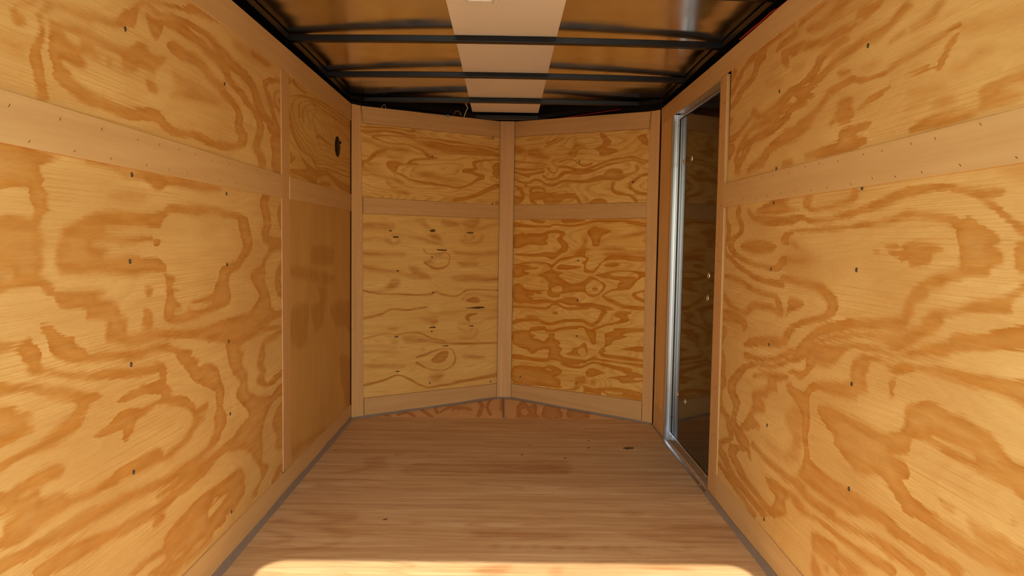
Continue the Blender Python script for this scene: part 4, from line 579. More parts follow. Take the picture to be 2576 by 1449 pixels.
# ------------------------------------------------------------------ screws (shared mesh)
def screw_mesh(r=0.0064, h=0.0014):
    bm = bmesh.new()
    n = 12
    rim = [bm.verts.new((r*math.cos(2*math.pi*i/n), r*math.sin(2*math.pi*i/n), 0.0)) for i in range(n)]
    mid = [bm.verts.new((0.8*r*math.cos(2*math.pi*i/n), 0.8*r*math.sin(2*math.pi*i/n), h)) for i in range(n)]
    inn = [bm.verts.new(((0.34 if i % 3 else 0.6)*r*math.cos(2*math.pi*i/n),
                         (0.34 if i % 3 else 0.6)*r*math.sin(2*math.pi*i/n), h*0.95)) for i in range(n)]
    c = bm.verts.new((0, 0, -h*0.9))
    for i in range(n):
        j = (i+1) % n
        bm.faces.new((rim[i], rim[j], mid[j], mid[i]))
        bm.faces.new((mid[i], mid[j], inn[j], inn[i]))
        bm.faces.new((inn[i], inn[j], c))
    me = bpy.data.meshes.new('screw')
    bm.to_mesh(me)
    bm.free()
    me.materials.append(ZINC)
    return me


SCREW = screw_mesh()


def screws(fr, depth, spots, parent, name='screw', me=None, scale=1.0):
    off = Vector((0, 0, 0))
    q = parent
    while q is not None:
        off += q.location
        q = q.parent
    for s, t in spots:
        o = bpy.data.objects.new(name, me or SCREW)
        z = fr.n
        x = fr.es
        yv = z.cross(x)
        a = rnd.random()*1.5
        xx = x*math.cos(a)+yv*math.sin(a)
        yy = z.cross(xx)
        p = fr.p(s, t, depth)-off
        o.matrix_world = Matrix(((xx.x*scale, yy.x*scale, z.x*scale, p.x), (xx.y*scale, yy.y*scale, z.y*scale, p.y),
                                 (xx.z*scale, yy.z*scale, z.z*scale, p.z), (0, 0, 0, 1)))
        COL.objects.link(o)
        o.parent = parent


def staples(fr, parent, spots, depth=0.0, mat=None):
    """Staple crowns, too small to pick apart: one part of kind stuff."""
    bm = bmesh.new()
    for s, t, a in spots:
        ds, dt = 0.0036*math.cos(a), 0.0036*math.sin(a)
        es, et = -dt*0.16, ds*0.16
        pts = [(s-ds-es, t-dt-et), (s+ds-es, t+dt-et), (s+ds+es, t+dt+et), (s-ds+es, t-dt+et)]
        prism(bm, [fr.p(u, v, depth-0.0005) for u, v in pts], [fr.p(u, v, depth+0.0005) for u, v in pts])
    o = from_bm('staples', bm, mat or STAPLE, parent)
    o['kind'] = 'stuff'
    return o


# ================================================================== LARGE STRUCTURE
H = 1.812
Y0 = 0.50

# ---- unseen ground added outside the open rear end to bounce daylight in
gr = box('ground', (-14, -16, -0.60), (14, 0.2, -0.50), BOUNCE_GROUND, None)
tag(gr, 'unseen pale ground added outside the open rear end to bounce daylight in', 'ground', 'structure')

# ---- floor
floor = empty('floor', (0, 2.4, 0), 'bare plywood trailer floor with a sunlit strip at its near edge', 'floor', 'structure')
flat = lambda s, t, d: (s, t, d)
sheet('floor_panel', flat, -0.93, 0.93, Y0, 2.983, 0.02, GRAIN['FN'], PLY_F, floor, 0.018, seed=1.0)
sheet('floor_panel', flat, -0.93, 0.93, 2.986, 4.262, 0.015, GRAIN['FF'], PLY_F, floor, 0.018, seed=2.0)


def wedge(x0, x1, yedge):
    def w(s, t):
        return (s, 4.2645 + (yedge(s)-4.2645)*t)
    return w


yl = lambda x: max(4.27, 4.19+(x+0.875)*(0.64/0.8915)+0.05)
yr = lambda x: max(4.27, 4.83-(x-0.0165)*(0.68/0.8585)+0.05)
WP = lambda s, t, d: (s, t, d-0.001)
sheet('floor_wedge', WP, -0.86, 0.006, 0, 1, 0.012, GRAIN['WL'], PLY_WE, floor, 0.016, seed=3.0, warp=wedge(-0.86, 0.006, yl), swap=True)
sheet('floor_wedge', WP, 0.016, 0.88, 0, 1, 0.012, GRAIN['WR'], PLY_WE, floor, 0.016, seed=4.0, warp=wedge(0.016, 0.88, yr), swap=True)
bm = bmesh.new()
add_box(bm, (0.004, 4.268, -0.004), (0.018, 4.84, 0.002))
from_bm('sealant_bead', bm, CAULK, floor)['label'] = 'grey sealant over the joint of the two front wedges'
box('subfloor', (-0.95, Y0-0.02, -0.08), (0.95, 5.0, -0.022), BLACK, floor)

# ---- left wall
wl_ = empty('wall_left', (-0.88, 2.4, 0), 'long plywood wall with loud swirling grain and a round black vent', 'wall', 'structure')
pl = lambda s, t, d: FL.p(s, t, d-0.005)
p_ll = sheet('plywood_panel', pl, Y0, 2.8995, 0.004, 1.253, 0.0085, GRAIN['LL'], PLY, wl_, seed=0.0)
p_lu = sheet('plywood_panel', pl, Y0, 2.8995, 1.256, 1.80, 0.0075, GRAIN['LU'], PLY, wl_, seed=5.0)
p_nl = sheet('plywood_panel', pl, 2.941, 4.19, 0.004, 1.253, 0.012, GRAIN['NL'], PLY_P, wl_, seed=6.0, swap=True)
p_nu = sheet('plywood_panel', pl, 2.941, 4.19, 1.256, 1.80, 0.004, GRAIN['NU'], PLY_N, wl_, seed=7.0, bias=-0.0006)
top_l = board('top_board', FL, [(Y0, 1.7055), (2.07, 1.7065), (2.9, 1.7125), (4.185, 1.718), (4.185, 1.8125), (2.37, 1.8065), (Y0, 1.806)], LUAN_S, wl_)
rail_l1 = board('mid_rail', FL, [(Y0, 1.2165), (1.29, 1.215), (2.899, 1.2085), (2.899, 1.3005), (1.29, 1.308), (Y0, 1.309)], LUAN_S, wl_)
rail_l2 = board('mid_rail', FL, [(3.003, 1.209), (4.187, 1.2075), (4.187, 1.303), (3.003, 1.3015)], LUAN_S, wl_)
bat = board('batten', FL, rect(2.9015, 0.105, 3.0005, 1.711), LUAN_Z, wl_, -0.010, -0.002)
box('wall_skin', (-0.95, Y0, -0.05), (-0.93, 4.26, 1.93), SKIN, wl_)

# ---- right wall
wr_ = empty('wall_right', (0.88, 2.4, 0), 'long plywood wall with loud swirling grain beside the side door', 'wall', 'structure')
pr = lambda s, t, d: FR.p(s, t, d-0.005)
p_rl = sheet('plywood_panel', pr, Y0, 2.8825, 0.004, 1.244, 0.0085, GRAIN['RL'], PLY, wr_, seed=8.0)
p_ru = sheet('plywood_panel', pr, Y0, 2.8825, 1.247, 1.80, 0.0075, GRAIN['RU'], PLY, wr_, seed=9.0)
p_rf = sheet('plywood_panel', pr, 3.826, 4.15, 0.004, 1.80, 0.015, None, PLY_Q, wr_, seed=10.0, swap=True)
top_r = board('top_board', FR, [(Y0, 1.735), (2.05, 1.7335), (2.925, 1.729), (3.10, 1.7235), (4.13, 1.7155), (4.14, 1.805), (3.09, 1.8085), (2.31, 1.8165), (Y0, 1.818)], LUAN_S, wr_)
rail_r = board('mid_rail', FR, [(Y0, 1.2035), (1.2255, 1.202), (2.919, 1.1998), (2.919, 1.2925), (1.2335, 1.2945), (Y0, 1.2955)], LUAN_S, wr_)
post_r = board('batten', FR, [(2.884, 0.004), (3.003, 0.004), (3.012, 1.7235), (2.927, 1.7275)], LUAN_Z, wr_, -0.016, -0.0015)
strip_r = board('batten', FR, rect(3.826, 0.004, 3.885, 1.7165), LUAN_Z, wr_, -0.005, 0.0)
box('wall_skin', (0.935, Y0, -0.05), (0.955, 3.0, 1.93), SKIN, wr_)
box('wall_skin', (0.935, 3.83, -0.05), (0.955, 4.26, 1.93), SKIN, wr_)
box('wall_skin', (0.935, 3.0, 1.735), (0.955, 3.83, 1.93), SKIN, wr_)
box('header_tube', (0.885, 3.0, 1.745), (0.93, 3.83, 1.79), BLACK, wr_)

# ---- front (two faces meeting in a V)
wf = empty('wall_front', (0.0165, 4.83, 0), 'plywood end wall of two faces meeting in a shallow V', 'wall', 'structure')
pvl = lambda s, t, d: FVL.p(s, t, d-0.005)
pvr = lambda s, t, d: FVR.p(s, t, d-0.005)
p_vll = sheet('plywood_panel', pvl, 0.03, 1.088, 0.004, 1.236, 0.0042, GRAIN['VLL'], PLY_W, wf, seed=11.0)
p_vlu = sheet('plywood_panel', pvl, 0.03, 1.088, 1.239, 1.80, 0.0035, GRAIN['VLU'], PLY_V, wf, seed=12.0)
p_vrl = sheet('plywood_panel', pvr, 0.008, 1.07, 0.004, 1.236, 0.0042, GRAIN['VRL'], PLY_R, wf, seed=13.0)
p_vru = sheet('plywood_panel', pvr, 0.008, 1.07, 1.239, 1.80, 0.0035, GRAIN['VRU'], PLY_V, wf, seed=14.0)
tv_l = board('top_board', FVL, [(0.072, 1.7105), (1.04, 1.719), (1.04, 1.8245), (0.06, 1.8085)], LUAN_F, wf, edge=EDGE, bev=0.0014)
rv_l = board('mid_rail', FVL, [(0.073, 1.1955), (1.04, 1.192), (1.04, 1.282), (0.073, 1.2895)], LUAN_F, wf, edge=EDGE, bev=0.0014)
tv_r = board('top_board', FVR, [(0.045, 1.7255), (1.024, 1.7005), (1.034, 1.7985), (0.04, 1.825)], LUAN_F, wf, edge=EDGE, bev=0.0014)
rv_r = board('mid_rail', FVR, [(0.046, 1.188), (1.024, 1.193), (1.024, 1.283), (0.046, 1.2825)], LUAN_F, wf, edge=EDGE, bev=0.0014)
cp_l = board('corner_post', FVL, [(0.0, 0.004), (0.0785, 0.004), (0.0705, 1.2), (0.058, 1.8085), (0.0, 1.813)], LUAN_Z, wf, -0.005, 0.0015, 0.0014, EDGE)
cp_r = board('corner_post', FVR, [(1.0275, 0.004), (1.094, 0.004), (1.0925, 1.802), (1.035, 1.798), (1.0205, 1.3)], LUAN_Z, wf, -0.005, 0.0015, 0.0014, EDGE)
# flat strip closing the V
a0, a1 = FVL.p(1.0385, 0, 0.0), FVR.p(0.0545, 0, 0.0)
FC = Frame(a0, a1-a0, (a1-a0).cross(Vector((0, 0, 1))))
if FC.n.y > 0:
    FC.n = -FC.n
WC = (a1-a0).length
cpost = board('centre_post', FC, rect(-0.003, 0.004, WC+0.001, 1.8255), LUAN_Z, wf, 0.0005, 0.0065, 0.0016, EDGE)
# skin behind the V
bm = bmesh.new()
o1, o2, o3 = FVL.p(-0.06, 0, -0.055), Vector((0.0165, 4.905, 0)), FVR.p(LVR+0.06, 0, -0.055)
i1, i2, i3 = FVL.p(-0.06, 0, -0.07), Vector((0.0165, 4.925, 0)), FVR.p(LVR+0.06, 0, -0.07)
zz = Vector((0, 0, 1))
prism(bm, [p-zz*0.05 for p in (o1, o2, i2, i1)], [p+zz*1.93 for p in (o1, o2, i2, i1)])
from_bm('wall_skin', bm, SKIN, wf)
bm = bmesh.new()
prism(bm, [p-zz*0.05 for p in (o2, o3, i3, i2)], [p+zz*1.93 for p in (o2, o3, i3, i2)])
from_bm('wall_skin', bm, SKIN, wf)

# ---- baseboards with their sealant
bl = empty('baseboard_left', (-0.87, 2.4, 0), 'plain birch baseboard under the wall with the round vent', 'baseboard', 'structure')
board('board', FL, [(Y0, 0.004), (4.187, 0.004), (4.187, 0.0865), (3.018, 0.1025), (2.92, 0.1005), (1.977, 0.1105), (Y0, 0.112)], LUAN_S, bl)
br = empty('baseboard_right', (0.87, 1.7, 0), 'plain birch baseboard on the wall with the side door', 'baseboard', 'structure')
board('board', FR, [(Y0, 0.004), (2.8835, 0.004), (2.8835, 0.1205), (2.031, 0.1045), (Y0, 0.103)], LUAN_S, br)
board('board', FR, [(3.8865, 0.004), (4.10, 0.004), (4.10, 0.135), (4.056, 0.135), (3.8865, 0.1265)], LUAN_S, br, -0.005, 0.0005)
bf = empty('baseboard_front', (0.0165, 4.8, 0), 'birch baseboard along both faces of the V-shaped end wall', 'baseboard', 'structure')
board('board', FVL, [(0.080, 0.004), (1.04, 0.004), (1.04, 0.1015), (0.080, 0.1145)], LUAN_F, bf, edge=EDGE, bev=0.0014)
board('board', FVR, [(0.052, 0.004), (1.0255, 0.004), (1.0255, 0.129), (0.052, 0.1015)], LUAN_F, bf, edge=EDGE, bev=0.0014)


def bead(fr, s0, s1, w, h, parent, n0=0.0):
    n = max(2, int((s1-s0)/0.08))
    secs = []
    for i in range(n+1):
        s = s0+(s1-s0)*i/n
        k = 1+0.08*math.sin(s*9.0)+0.05*math.sin(s*23.0)
        secs.append([fr.p(s, 0.0005, n0), fr.p(s, 0.0005, n0+w*k), fr.p(s, h*0.42*k, n0+w*0.42), fr.p(s, h*k, n0)])
    return sweep('sealant_bead', secs, CAULK, parent)


bead(FL, Y0, 4.187, 0.013, 0.022, bl)
bead(FR, Y0, 3.003, 0.013, 0.019, br, 0.002)
bead(FR, 3.83, 4.10, 0.008, 0.010, br, 0.0005)
bead(FVL, 0.005, 1.045, 0.010, 0.012, bf, 0.001)
bead(FVR, 0.052, 1.09, 0.010, 0.012, bf, 0.001)
bead(FC, 0.0, WC, 0.010, 0.012, bf, 0.0065)

# ---- ceiling
ceil = empty('ceiling', (0, 2.4, 1.88), 'shiny metal roof sheet on black steel bows with a cream centre strip', 'ceiling', 'structure')


def zdrop(y):
    return 0.0 if y < 3.3 else -0.0195*(y-3.3)


def roof_sheet():
    bm = bmesh.new()
    xs = [-0.935+1.87*i/40 for i in range(41)]
    ys = [Y0+(4.93-Y0)*j/60 for j in range(61)]
    lo = [[bm.verts.new((x, y, 1.8845+zdrop(y)+0.026*(1-(x/0.935)**2))) for y in ys] for x in xs]
    hi = [[bm.verts.new((x, y, 1.8945+zdrop(y)+0.026*(1-(x/0.935)**2))) for y in ys] for x in xs]
    for i in range(40):
        for j in range(60):
            bm.faces.new((lo[i][j], lo[i][j+1], lo[i+1][j+1], lo[i+1][j]))
            bm.faces.new((hi[i][j], hi[i+1][j], hi[i+1][j+1], hi[i][j+1]))
    for i in range(40):
        bm.faces.new((lo[i][0], lo[i+1][0], hi[i+1][0], hi[i][0]))
        bm.faces.new((lo[i][60], hi[i][60], hi[i+1][60], lo[i+1][60]))
    for j in range(60):
        bm.faces.new((lo[0][j], hi[0][j], hi[0][j+1], lo[0][j+1]))
        bm.faces.new((lo[40][j], lo[40][j+1], hi[40][j+1], hi[40][j]))
    return from_bm('roof_sheet', bm, SHEET, ceil, True)


roof_sheet()


def bow(y, zb, x0, x1, arch, w=0.038, h=0.0254):
    prof = round_rect(w, h, 0.0035, 2)
    secs = []
    n = 16
    for i in range(n+1):
        x = x0+(x1-x0)*i/n
        u = (2.0*i/n-1)
        secs.append([(x, y+w/2+a, zb+h/2+b+arch*(1-u*u)) for a, b in prof])
    return sweep('roof_bow', secs, BLACK, ceil)


for y, zb in ((1.82, 1.857), (2.43, 1.857), (3.045, 1.857), (3.675, 1.852), (4.255, 1.837)):
    bow(y, zb, -0.884, 0.884, 0.0085)
bow(4.70, 1.8235, -0.255, 0.285, 0.0)


def top_rail(fr, s0, s1, n0, n1):
    n = 24
    secs = []
    for i in range(n+1):
        s = s0+(s1-s0)*i/n
        z = 1.857+zdrop(fr.p(s, 0).y)
        prof = round_rect(abs(n1-n0), 0.0254, 0.003, 2)
        secs.append([fr.p(s, z+0.0127+b, (n0+n1)/2+a) for a, b in prof])
    return sweep('top_rail', secs, BLACK, ceil)


top_rail(FL, Y0, 4.25, -0.010, -0.037)
top_rail(FR, Y0, 4.22, -0.010, -0.037)
top_rail(FVL, 0.0, LVL+0.01, -0.016, -0.042)
top_rail(FVR, 0.0, LVR, -0.016, -0.042)


def strip():
    secs = []
    for j in range(31):
        y = Y0+(4.70-Y0)*j/30
        z = 1.8925+zdrop(y)
        secs.append([(-0.2135, y, z), (0.2065, y, z), (0.2065, y, z+0.004), (-0.2135, y, z+0.004)])
    return sweep('centre_strip', secs, STRIP, ceil)


strip()['label'] = 'smooth cream strip down the middle of the roof'

# ---- rear frame around the open ramp doorway (behind the lens; throws the shadow edge on the floor)
rf = empty('trim_1', (0, Y0, 0), 'black steel frame with rounded corners around the open rear doorway', 'door frame', 'structure')


def rear_frame():
    bm = bmesh.new()
    ax, top, r = 0.785, 1.75, 0.075
    inner = [(ax, -0.02), (ax, top-r)]
    for i in range(1, 9):
        a = math.radians(90*i/8)
        inner.append((ax-r+r*math.cos(a), top-r+r*math.sin(a)))
    inner += [(-x, z) for x, z in inner[::-1]]
    outer = [(0.955, -0.02), (0.955, 1.3)] + [(0.955, 1.95)]*4 + [(0.9, 1.95), (0.85, 1.95), (0.78, 1.95), (0.7, 1.95)]
    outer += [(-x, z) for x, z in outer[::-1]]
    n = len(inner)
    off = 0.012
    va = [[bm.verts.new((x, y, z)) for x, z in loop] for loop, y in ((inner, Y0), (outer, Y0), (inner, Y0-0.04), (outer, Y0-0.04))]
    for i in range(n-1):
        for a, b in ((0, 1), (3, 2), (2, 0), (1, 3)):
            try:
                bm.faces.new((va[a][i], va[a][i+1], va[b][i+1], va[b][i]))
            except ValueError:
                pass
    bmesh.ops.remove_doubles(bm, verts=bm.verts, dist=1e-5)
    return from_bm('frame', bm, SKIN, rf)


rear_frame()

# ================================================================== SIDE DOOR
dr = empty('door_1', (0.9, 3.4, 0), 'shut side door, dark gloss skin in a silver aluminium frame', 'door', 'structure')


def extrude_xy(name, pts, z0, z1, mat, parent):
    bm = bmesh.new()
    prism(bm, [(x, y, z0) for x, y in pts], [(x, y, z1) for x, y in pts])
    return from_bm(name, bm, mat, parent)


def extrude_xz(name, pts, y0, y1, mat, parent):
    bm = bmesh.new()
    prism(bm, [(x, y0, z) for x, z in pts], [(x, y1, z) for x, z in pts])
    return from_bm(name, bm, mat, parent)


jp = [(0.868, 3.826), (0.868, 3.815), (0.873, 3.812), (0.8775, 3.8125), (0.8785, 3.816), (0.884, 3.816), (0.885, 3.8115),
      (0.891, 3.811), (0.892, 3.8165), (0.896, 3.8165), (0.897, 3.811), (0.902, 3.811), (0.903, 3.826)]
jamb_far = extrude_xy('jamb', jp, 0.003, 1.7145, ALU, dr)
jn = [(max(x, 0.880), 6.808-y) for x, y in jp if x > 0.877]
extrude_xy('jamb', jn, 0.003, 1.7145, ALU, dr)
header = extrude_xz('header', [(0.878, 1.7345), (0.878, 1.7225), (0.881, 1.719), (0.8985, 1.7205), (0.8995, 1.6945), (0.902, 1.6935), (0.904, 1.6955), (0.904, 1.7345)],
                    3.003, 3.826, ALU, dr)
sill = extrude_xz('threshold', [(0.862, 0.0015), (0.863, 0.0055), (0.8765, 0.0065), (0.8775, -0.004), (0.8985, -0.004),
                                (0.8995, 0.0425), (0.902, 0.0445), (0.9045, 0.0425), (0.9045, -0.006), (0.876, -0.006), (0.8755, 0.0015)],
                  3.003, 3.842, ALU, dr)
bm = bmesh.new()
add_box(bm, (0.9025, 3.8035, 0.03), (0.9053, 3.8115, 1.70))
add_box(bm, (0.9042, 3.00, 1.688), (0.9053, 3.8035, 1.694))
add_box(bm, (0.9032, 3.00, 0.036), (0.9053, 3.8035, 0.0405))
from_bm('seal', bm, SEAL, dr)
panel = box('door_panel', (0.9055, 2.96, -0.02), (0.934, 3.85, 1.735), DOORSKIN, dr)


def bolt_mesh():
    bm = bmesh.new()
    n = 16
    prof = [(0.0115, 0.0), (0.0108, 0.0016), (0.0080, 0.0024), (0.0062, 0.0040), (0.0030, 0.0052)]
    rings = [[bm.verts.new((r*math.cos(2*math.pi*i/n)*(1.0 if (k > 1 or i % 4 == 0) else 0.97), r*math.sin(2*math.pi*i/n), h)) for i in range(n)]
             for k, (r, h) in enumerate(prof)]
    for a, b in zip(rings, rings[1:]):
        for i in range(n):
            bm.faces.new((a[i], a[(i+1) % n], b[(i+1) % n], b[i]))
    bm.faces.new(rings[-1])
    me = bpy.data.meshes.new('bolt')
    bm.to_mesh(me)
    bm.free()
    me.materials.append(BRIGHT)
    return me


def dome_mesh(r):
    bm = bmesh.new()
    n = 8
    rings = [[bm.verts.new((rr*math.cos(2*math.pi*i/n), rr*math.sin(2*math.pi*i/n), h)) for i in range(n)]
             for rr, h in ((r, 0), (r*0.75, r*0.42))]
    for i in range(n):
        bm.faces.new((rings[0][i], rings[0][(i+1) % n], rings[1][(i+1) % n], rings[1][i]))
    bm.faces.new(rings[1])
    me = bpy.data.meshes.new('rivet')
    bm.to_mesh(me)
    bm.free()
    me.materials.append(BRIGHT)
    return me


BOLT = bolt_mesh()
RIVET = dome_mesh(0.0036)
FD = Frame((0.9055, 0, 0), (0, 1, 0), (-1, 0, 0))
screws(FD, 0.0, [(3.5489, 1.4629), (3.7098, 1.4625), (3.1911, 0.9135), (3.1982, 0.8138), (3.6881, 0.276), (3.5306, 0.2733)], panel, 'bolt', BOLT, 1.25)
screws(Frame((0.8995, 0, 0), (0, 1, 0), (-1, 0, 0)), 0.0, [(3.47, 0.0355), (3.79, 0.034), (3.12, 0.0355)], sill, 'rivet', RIVET)


class Up:
    es, n = Vector((0, 1, 0)), Vector((0, 0, 1))

    def __init__(self, x, z):
        self.x, self.z = x, z

    def p(self, s, t, d=0.0):
        return Vector((self.x+t, s, self.z+d))


screws(Up(0.870, 0.0062), 0.0, [(3.815, 0.0), (3.47, 0.0), (3.10, 0.0)], sill, 'rivet', RIVET)
screws(Frame((0.8995, 0, 0), (0, 1, 0), (-1, 0, 0)), 0.0, [(3.795, 1.708), (3.45, 1.708)], header, 'rivet', RIVET)


class Back:
    es, n = Vector((1, 0, 0)), Vector((0, -1, 0))

    def p(self, s, t, d=0.0):
        return Vector((s, 3.8112-d, t))


screws(Back(), 0.0, [(0.8995, 0.90), (0.8995, 0.13), (0.8995, 1.66)], jamb_far, 'rivet', RIVET)

# ================================================================== SCREWS AND STAPLES
PX = {'LL': [(1.7464, 1.1989), (1.7299, 0.9941), (1.7259, 0.7489), (1.727, 0.4871), (2.3335, 1.1907), (2.3323, 0.9653), (2.339, 0.7177), (2.3441, 0.4799), (2.3466, 0.1522)], 'LU': [(1.7292, 1.5319), (2.3278, 1.5324)], 'RL': [(2.3766, 1.1918), (2.3784, 0.9753), (2.3699, 0.7269), (2.3595, 0.46), (2.3533, 0.1446), (1.7901, 1.1985), (1.7989, 0.9971), (1.7961, 0.7111), (1.785, 0.4464)], 'RU': [(1.7936, 1.5418), (2.3657, 1.5467), (2.3673, 1.3013), (2.3788, 1.7353)], 'VLL': [(0.5354, 0.9425), (0.543, 0.7232), (0.5381, 0.4804), (0.5268, 0.1567), (0.9882, 0.1185)], 'VLU': [(0.5321, 1.5582), (0.9817, 1.7152), (0.9834, 1.2879)], 'VRL': [(0.5594, 0.9352), (0.5609, 0.6891), (0.5641, 0.4669), (0.5651, 0.1682), (0.128, 0.1575)], 'VRU': [(0.5546, 1.5412), (0.9269, 1.4025)]}
screws(FL, -0.0052, PX['LL'], p_ll)
screws(FL, -0.0052, PX['LU'], p_lu)
screws(FR, -0.0052, PX['RL'], p_rl)
screws(FR, -0.0052, PX['RU'], p_ru)
screws(FVL, -0.0052, PX['VLL'], p_vll)
screws(FVL, -0.0052, PX['VLU'], p_vlu)
screws(FVR, -0.0052, PX['VRL'], p_vrl)
screws(FVR, -0.0052, PX['VRU'], p_vru)


def two_rows(s0, s1, a, b, gap):
    out = []
    s = s0
    while s < s1:
        out.append((s+rnd.uniform(-.01, .01), a+rnd.uniform(-.004, .004), rnd.uniform(0.5, 1.1)))
        out.append((s+gap*0.4+rnd.uniform(-.01, .01), b+rnd.uniform(-.004, .004), rnd.uniform(0.5, 1.1)))
        s += gap*rnd.uniform(0.8, 1.2)
    return out


def two_cols(t0, t1, a, b, gap):
    return [(t, s, 1.3) for s, t, _ in two_rows(t0, t1, a, b, gap)]


staples(FVL, tv_l, two_rows(0.1, 1.02, 1.80, 1.735, 0.09), mat=STAPLE_D)
staples(FVL, rv_l, two_rows(0.1, 1.02, 1.275, 1.205, 0.09), mat=STAPLE_D)
staples(FVR, tv_r, two_rows(0.08, 1.0, 1.795, 1.745, 0.09), mat=STAPLE_D)
staples(FVR, rv_r, two_rows(0.08, 1.0, 1.273, 1.203, 0.08), mat=STAPLE_D)
staples(FVL, cp_l, two_cols(0.1, 1.78, 0.010, 0.055, 0.11), 0.0015, mat=STAPLE_D)
staples(FVR, cp_r, two_cols(0.1, 1.78, 1.040, 1.085, 0.09), 0.0015, mat=STAPLE_D)
staples(FC, cpost, two_cols(0.05, 1.8, 0.008, WC-0.010, 0.075), 0.0065, mat=STAPLE_D)
staples(FL, rail_l1, two_rows(1.2, 2.85, 1.285, 1.228, 0.13))
staples(FR, rail_r, two_rows(1.2, 2.88, 1.28, 1.215, 0.12))
staples(FR, post_r, two_cols(0.1, 1.7, 2.935, 2.985, 0.2), 0.002)

# ================================================================== THINGS
# ---- round vent on the left wall
vy, vz, vr_ = 3.866, 1.531, 0.0535
vent = empty('wall_vent', (-0.88, vy, vz), 'round black plastic vent set into the ringed plywood near the corner', 'vent')


def lathe(name, prof, mat, parent, seg=40, org=(0, 0, 0), axis='x'):
    bm = bmesh.new()
    rings = []
    for r, h in prof:
        ring = []
        for i in range(seg):
            a = 2*math.pi*i/seg
            if axis == 'x':
                ring.append(bm.verts.new((org[0]+h, org[1]+r*math.cos(a), org[2]+r*math.sin(a))))
            else:
                ring.append(bm.verts.new((org[0]+r*math.cos(a), org[1]+r*math.sin(a), org[2]+h)))
        rings.append(ring)
    for a, b in zip(rings, rings[1:]):
        for i in range(seg):
            bm.faces.new((a[i], a[(i+1) % seg], b[(i+1) % seg], b[i]))
    bm.faces.new(rings[-1])
    bm.faces.new(rings[0][::-1])
    return from_bm(name, bm, mat, parent, False)


VO = (-0.880, vy, vz)
lathe('flange', [(vr_, 0.0), (vr_, 0.0022), (vr_-0.002, 0.0035), (vr_-0.010, 0.0035), (vr_-0.011, 0.0012)], PLASTIC, vent, org=VO)
lathe('cover', [(vr_-0.0125, 0.0012), (vr_-0.0125, 0.0050), (vr_-0.015, 0.0058), (0.012, 0.0062)], PLASTIC, vent, org=VO)
for k in range(5):
    zz_ = vz+(k-2)*0.014
    hw = math.sqrt(max(0.0, (vr_-0.017)**2-(zz_-vz)**2))
    box('slat', (-0.8745, vy-hw, zz_-0.002), (-0.8725, vy+hw, zz_+0.002), PLASTIC, vent)
box('latch', (-0.8775, vy+0.0385, vz+0.0205), (-0.8685, vy+0.047, vz+0.032), PLASTIC, vent, 0.001)

# ---- dome light on the centre strip, only its far rim in view
LX, LY, LZ = -0.093, 2.624, 1.8925
lamp = empty('ceiling_light', (LX, LY-0.045, LZ), 'cream plastic dome light screwed to the cream roof strip', 'light')


def rr_prism(name, w, d, r, z0, z1, mat, parent, taper=1.0):
    bm = bmesh.new()
    pr_ = round_rect(w, d, r, 5)
    prism(bm, [(LX+a, LY-0.047+b, z0) for a, b in pr_], [(LX+a*taper, LY-0.047+b*taper, z1) for a, b in pr_])
    return from_bm(name, bm, mat, parent)


rr_prism('base', 0.128, 0.088, 0.012, LZ, LZ-0.006, CREAM, lamp, 0.97)
rr_prism('lens', 0.100, 0.068, 0.014, LZ-0.006, LZ-0.022, LENS, lamp, 0.86)
for sx in (-0.028, 0.030):
    bm = bmesh.new()
    pts = [(LX+sx+0.007*math.cos(math.radians(a)), LY+0.0005+0.0065*math.sin(math.radians(a))) for a in range(0, 181, 20)]
    pts = [(LX+sx+0.007, LY-0.012)] + pts + [(LX+sx-0.007, LY-0.012)]
    prism(bm, [(x, y, LZ) for x, y in pts], [(x, y, LZ-0.004) for x, y in pts])
    tab = from_bm('screw_tab', bm, CREAM, lamp)
    lathe('screw', [(0.0032, 0.0), (0.0028, -0.0016), (0.0012, -0.0020)], ZINC, tab, 10, (LX+sx, LY+0.0005, LZ-0.004), 'z')


# ---- loose wires above the boards
def wire(name, pts, r, mat, label, parent=None, res=6):
    P = [Vector(p) for p in pts]
    fine = []
    for k in range(len(P)-1):                    # Catmull-Rom through the given points
        a, c, d, e = P[max(k-1, 0)], P[k], P[k+1], P[min(k+2, len(P)-1)]
        for m in range(res):
            u = m/res
            fine.append(0.5*((2*c)+(d-a)*u+(2*a-5*c+4*d-e)*u*u+(3*c-a-3*d+e)*u*u*u))
    fine.append(P[-1])
    cu = bpy.data.curves.new(name, 'CURVE')
    cu.dimensions = '3D'
    sp_ = cu.splines.new('POLY')
    sp_.points.add(len(fine)-1)
    for q, p in zip(sp_.points, fine):
        q.co = (p[0], p[1], p[2], 1)
    cu.bevel_depth = r
    cu.bevel_resolution = 2
    cu.use_fill_caps = True
    tmp = bpy.data.objects.new('tmp', cu)
    COL.objects.link(tmp)
    dg = bpy.context.evaluated_depsgraph_get()
    dg.update()
    me = bpy.data.meshes.new_from_object(tmp.evaluated_get(dg))
    bpy.data.objects.remove(tmp)
    bpy.data.curves.remove(cu)
    me.name = name
    o = link(name, me, mat, parent)
    for p in me.polygons:
        p.use_smooth = True
    if label:
        tag(o, label, 'wire')
    return o


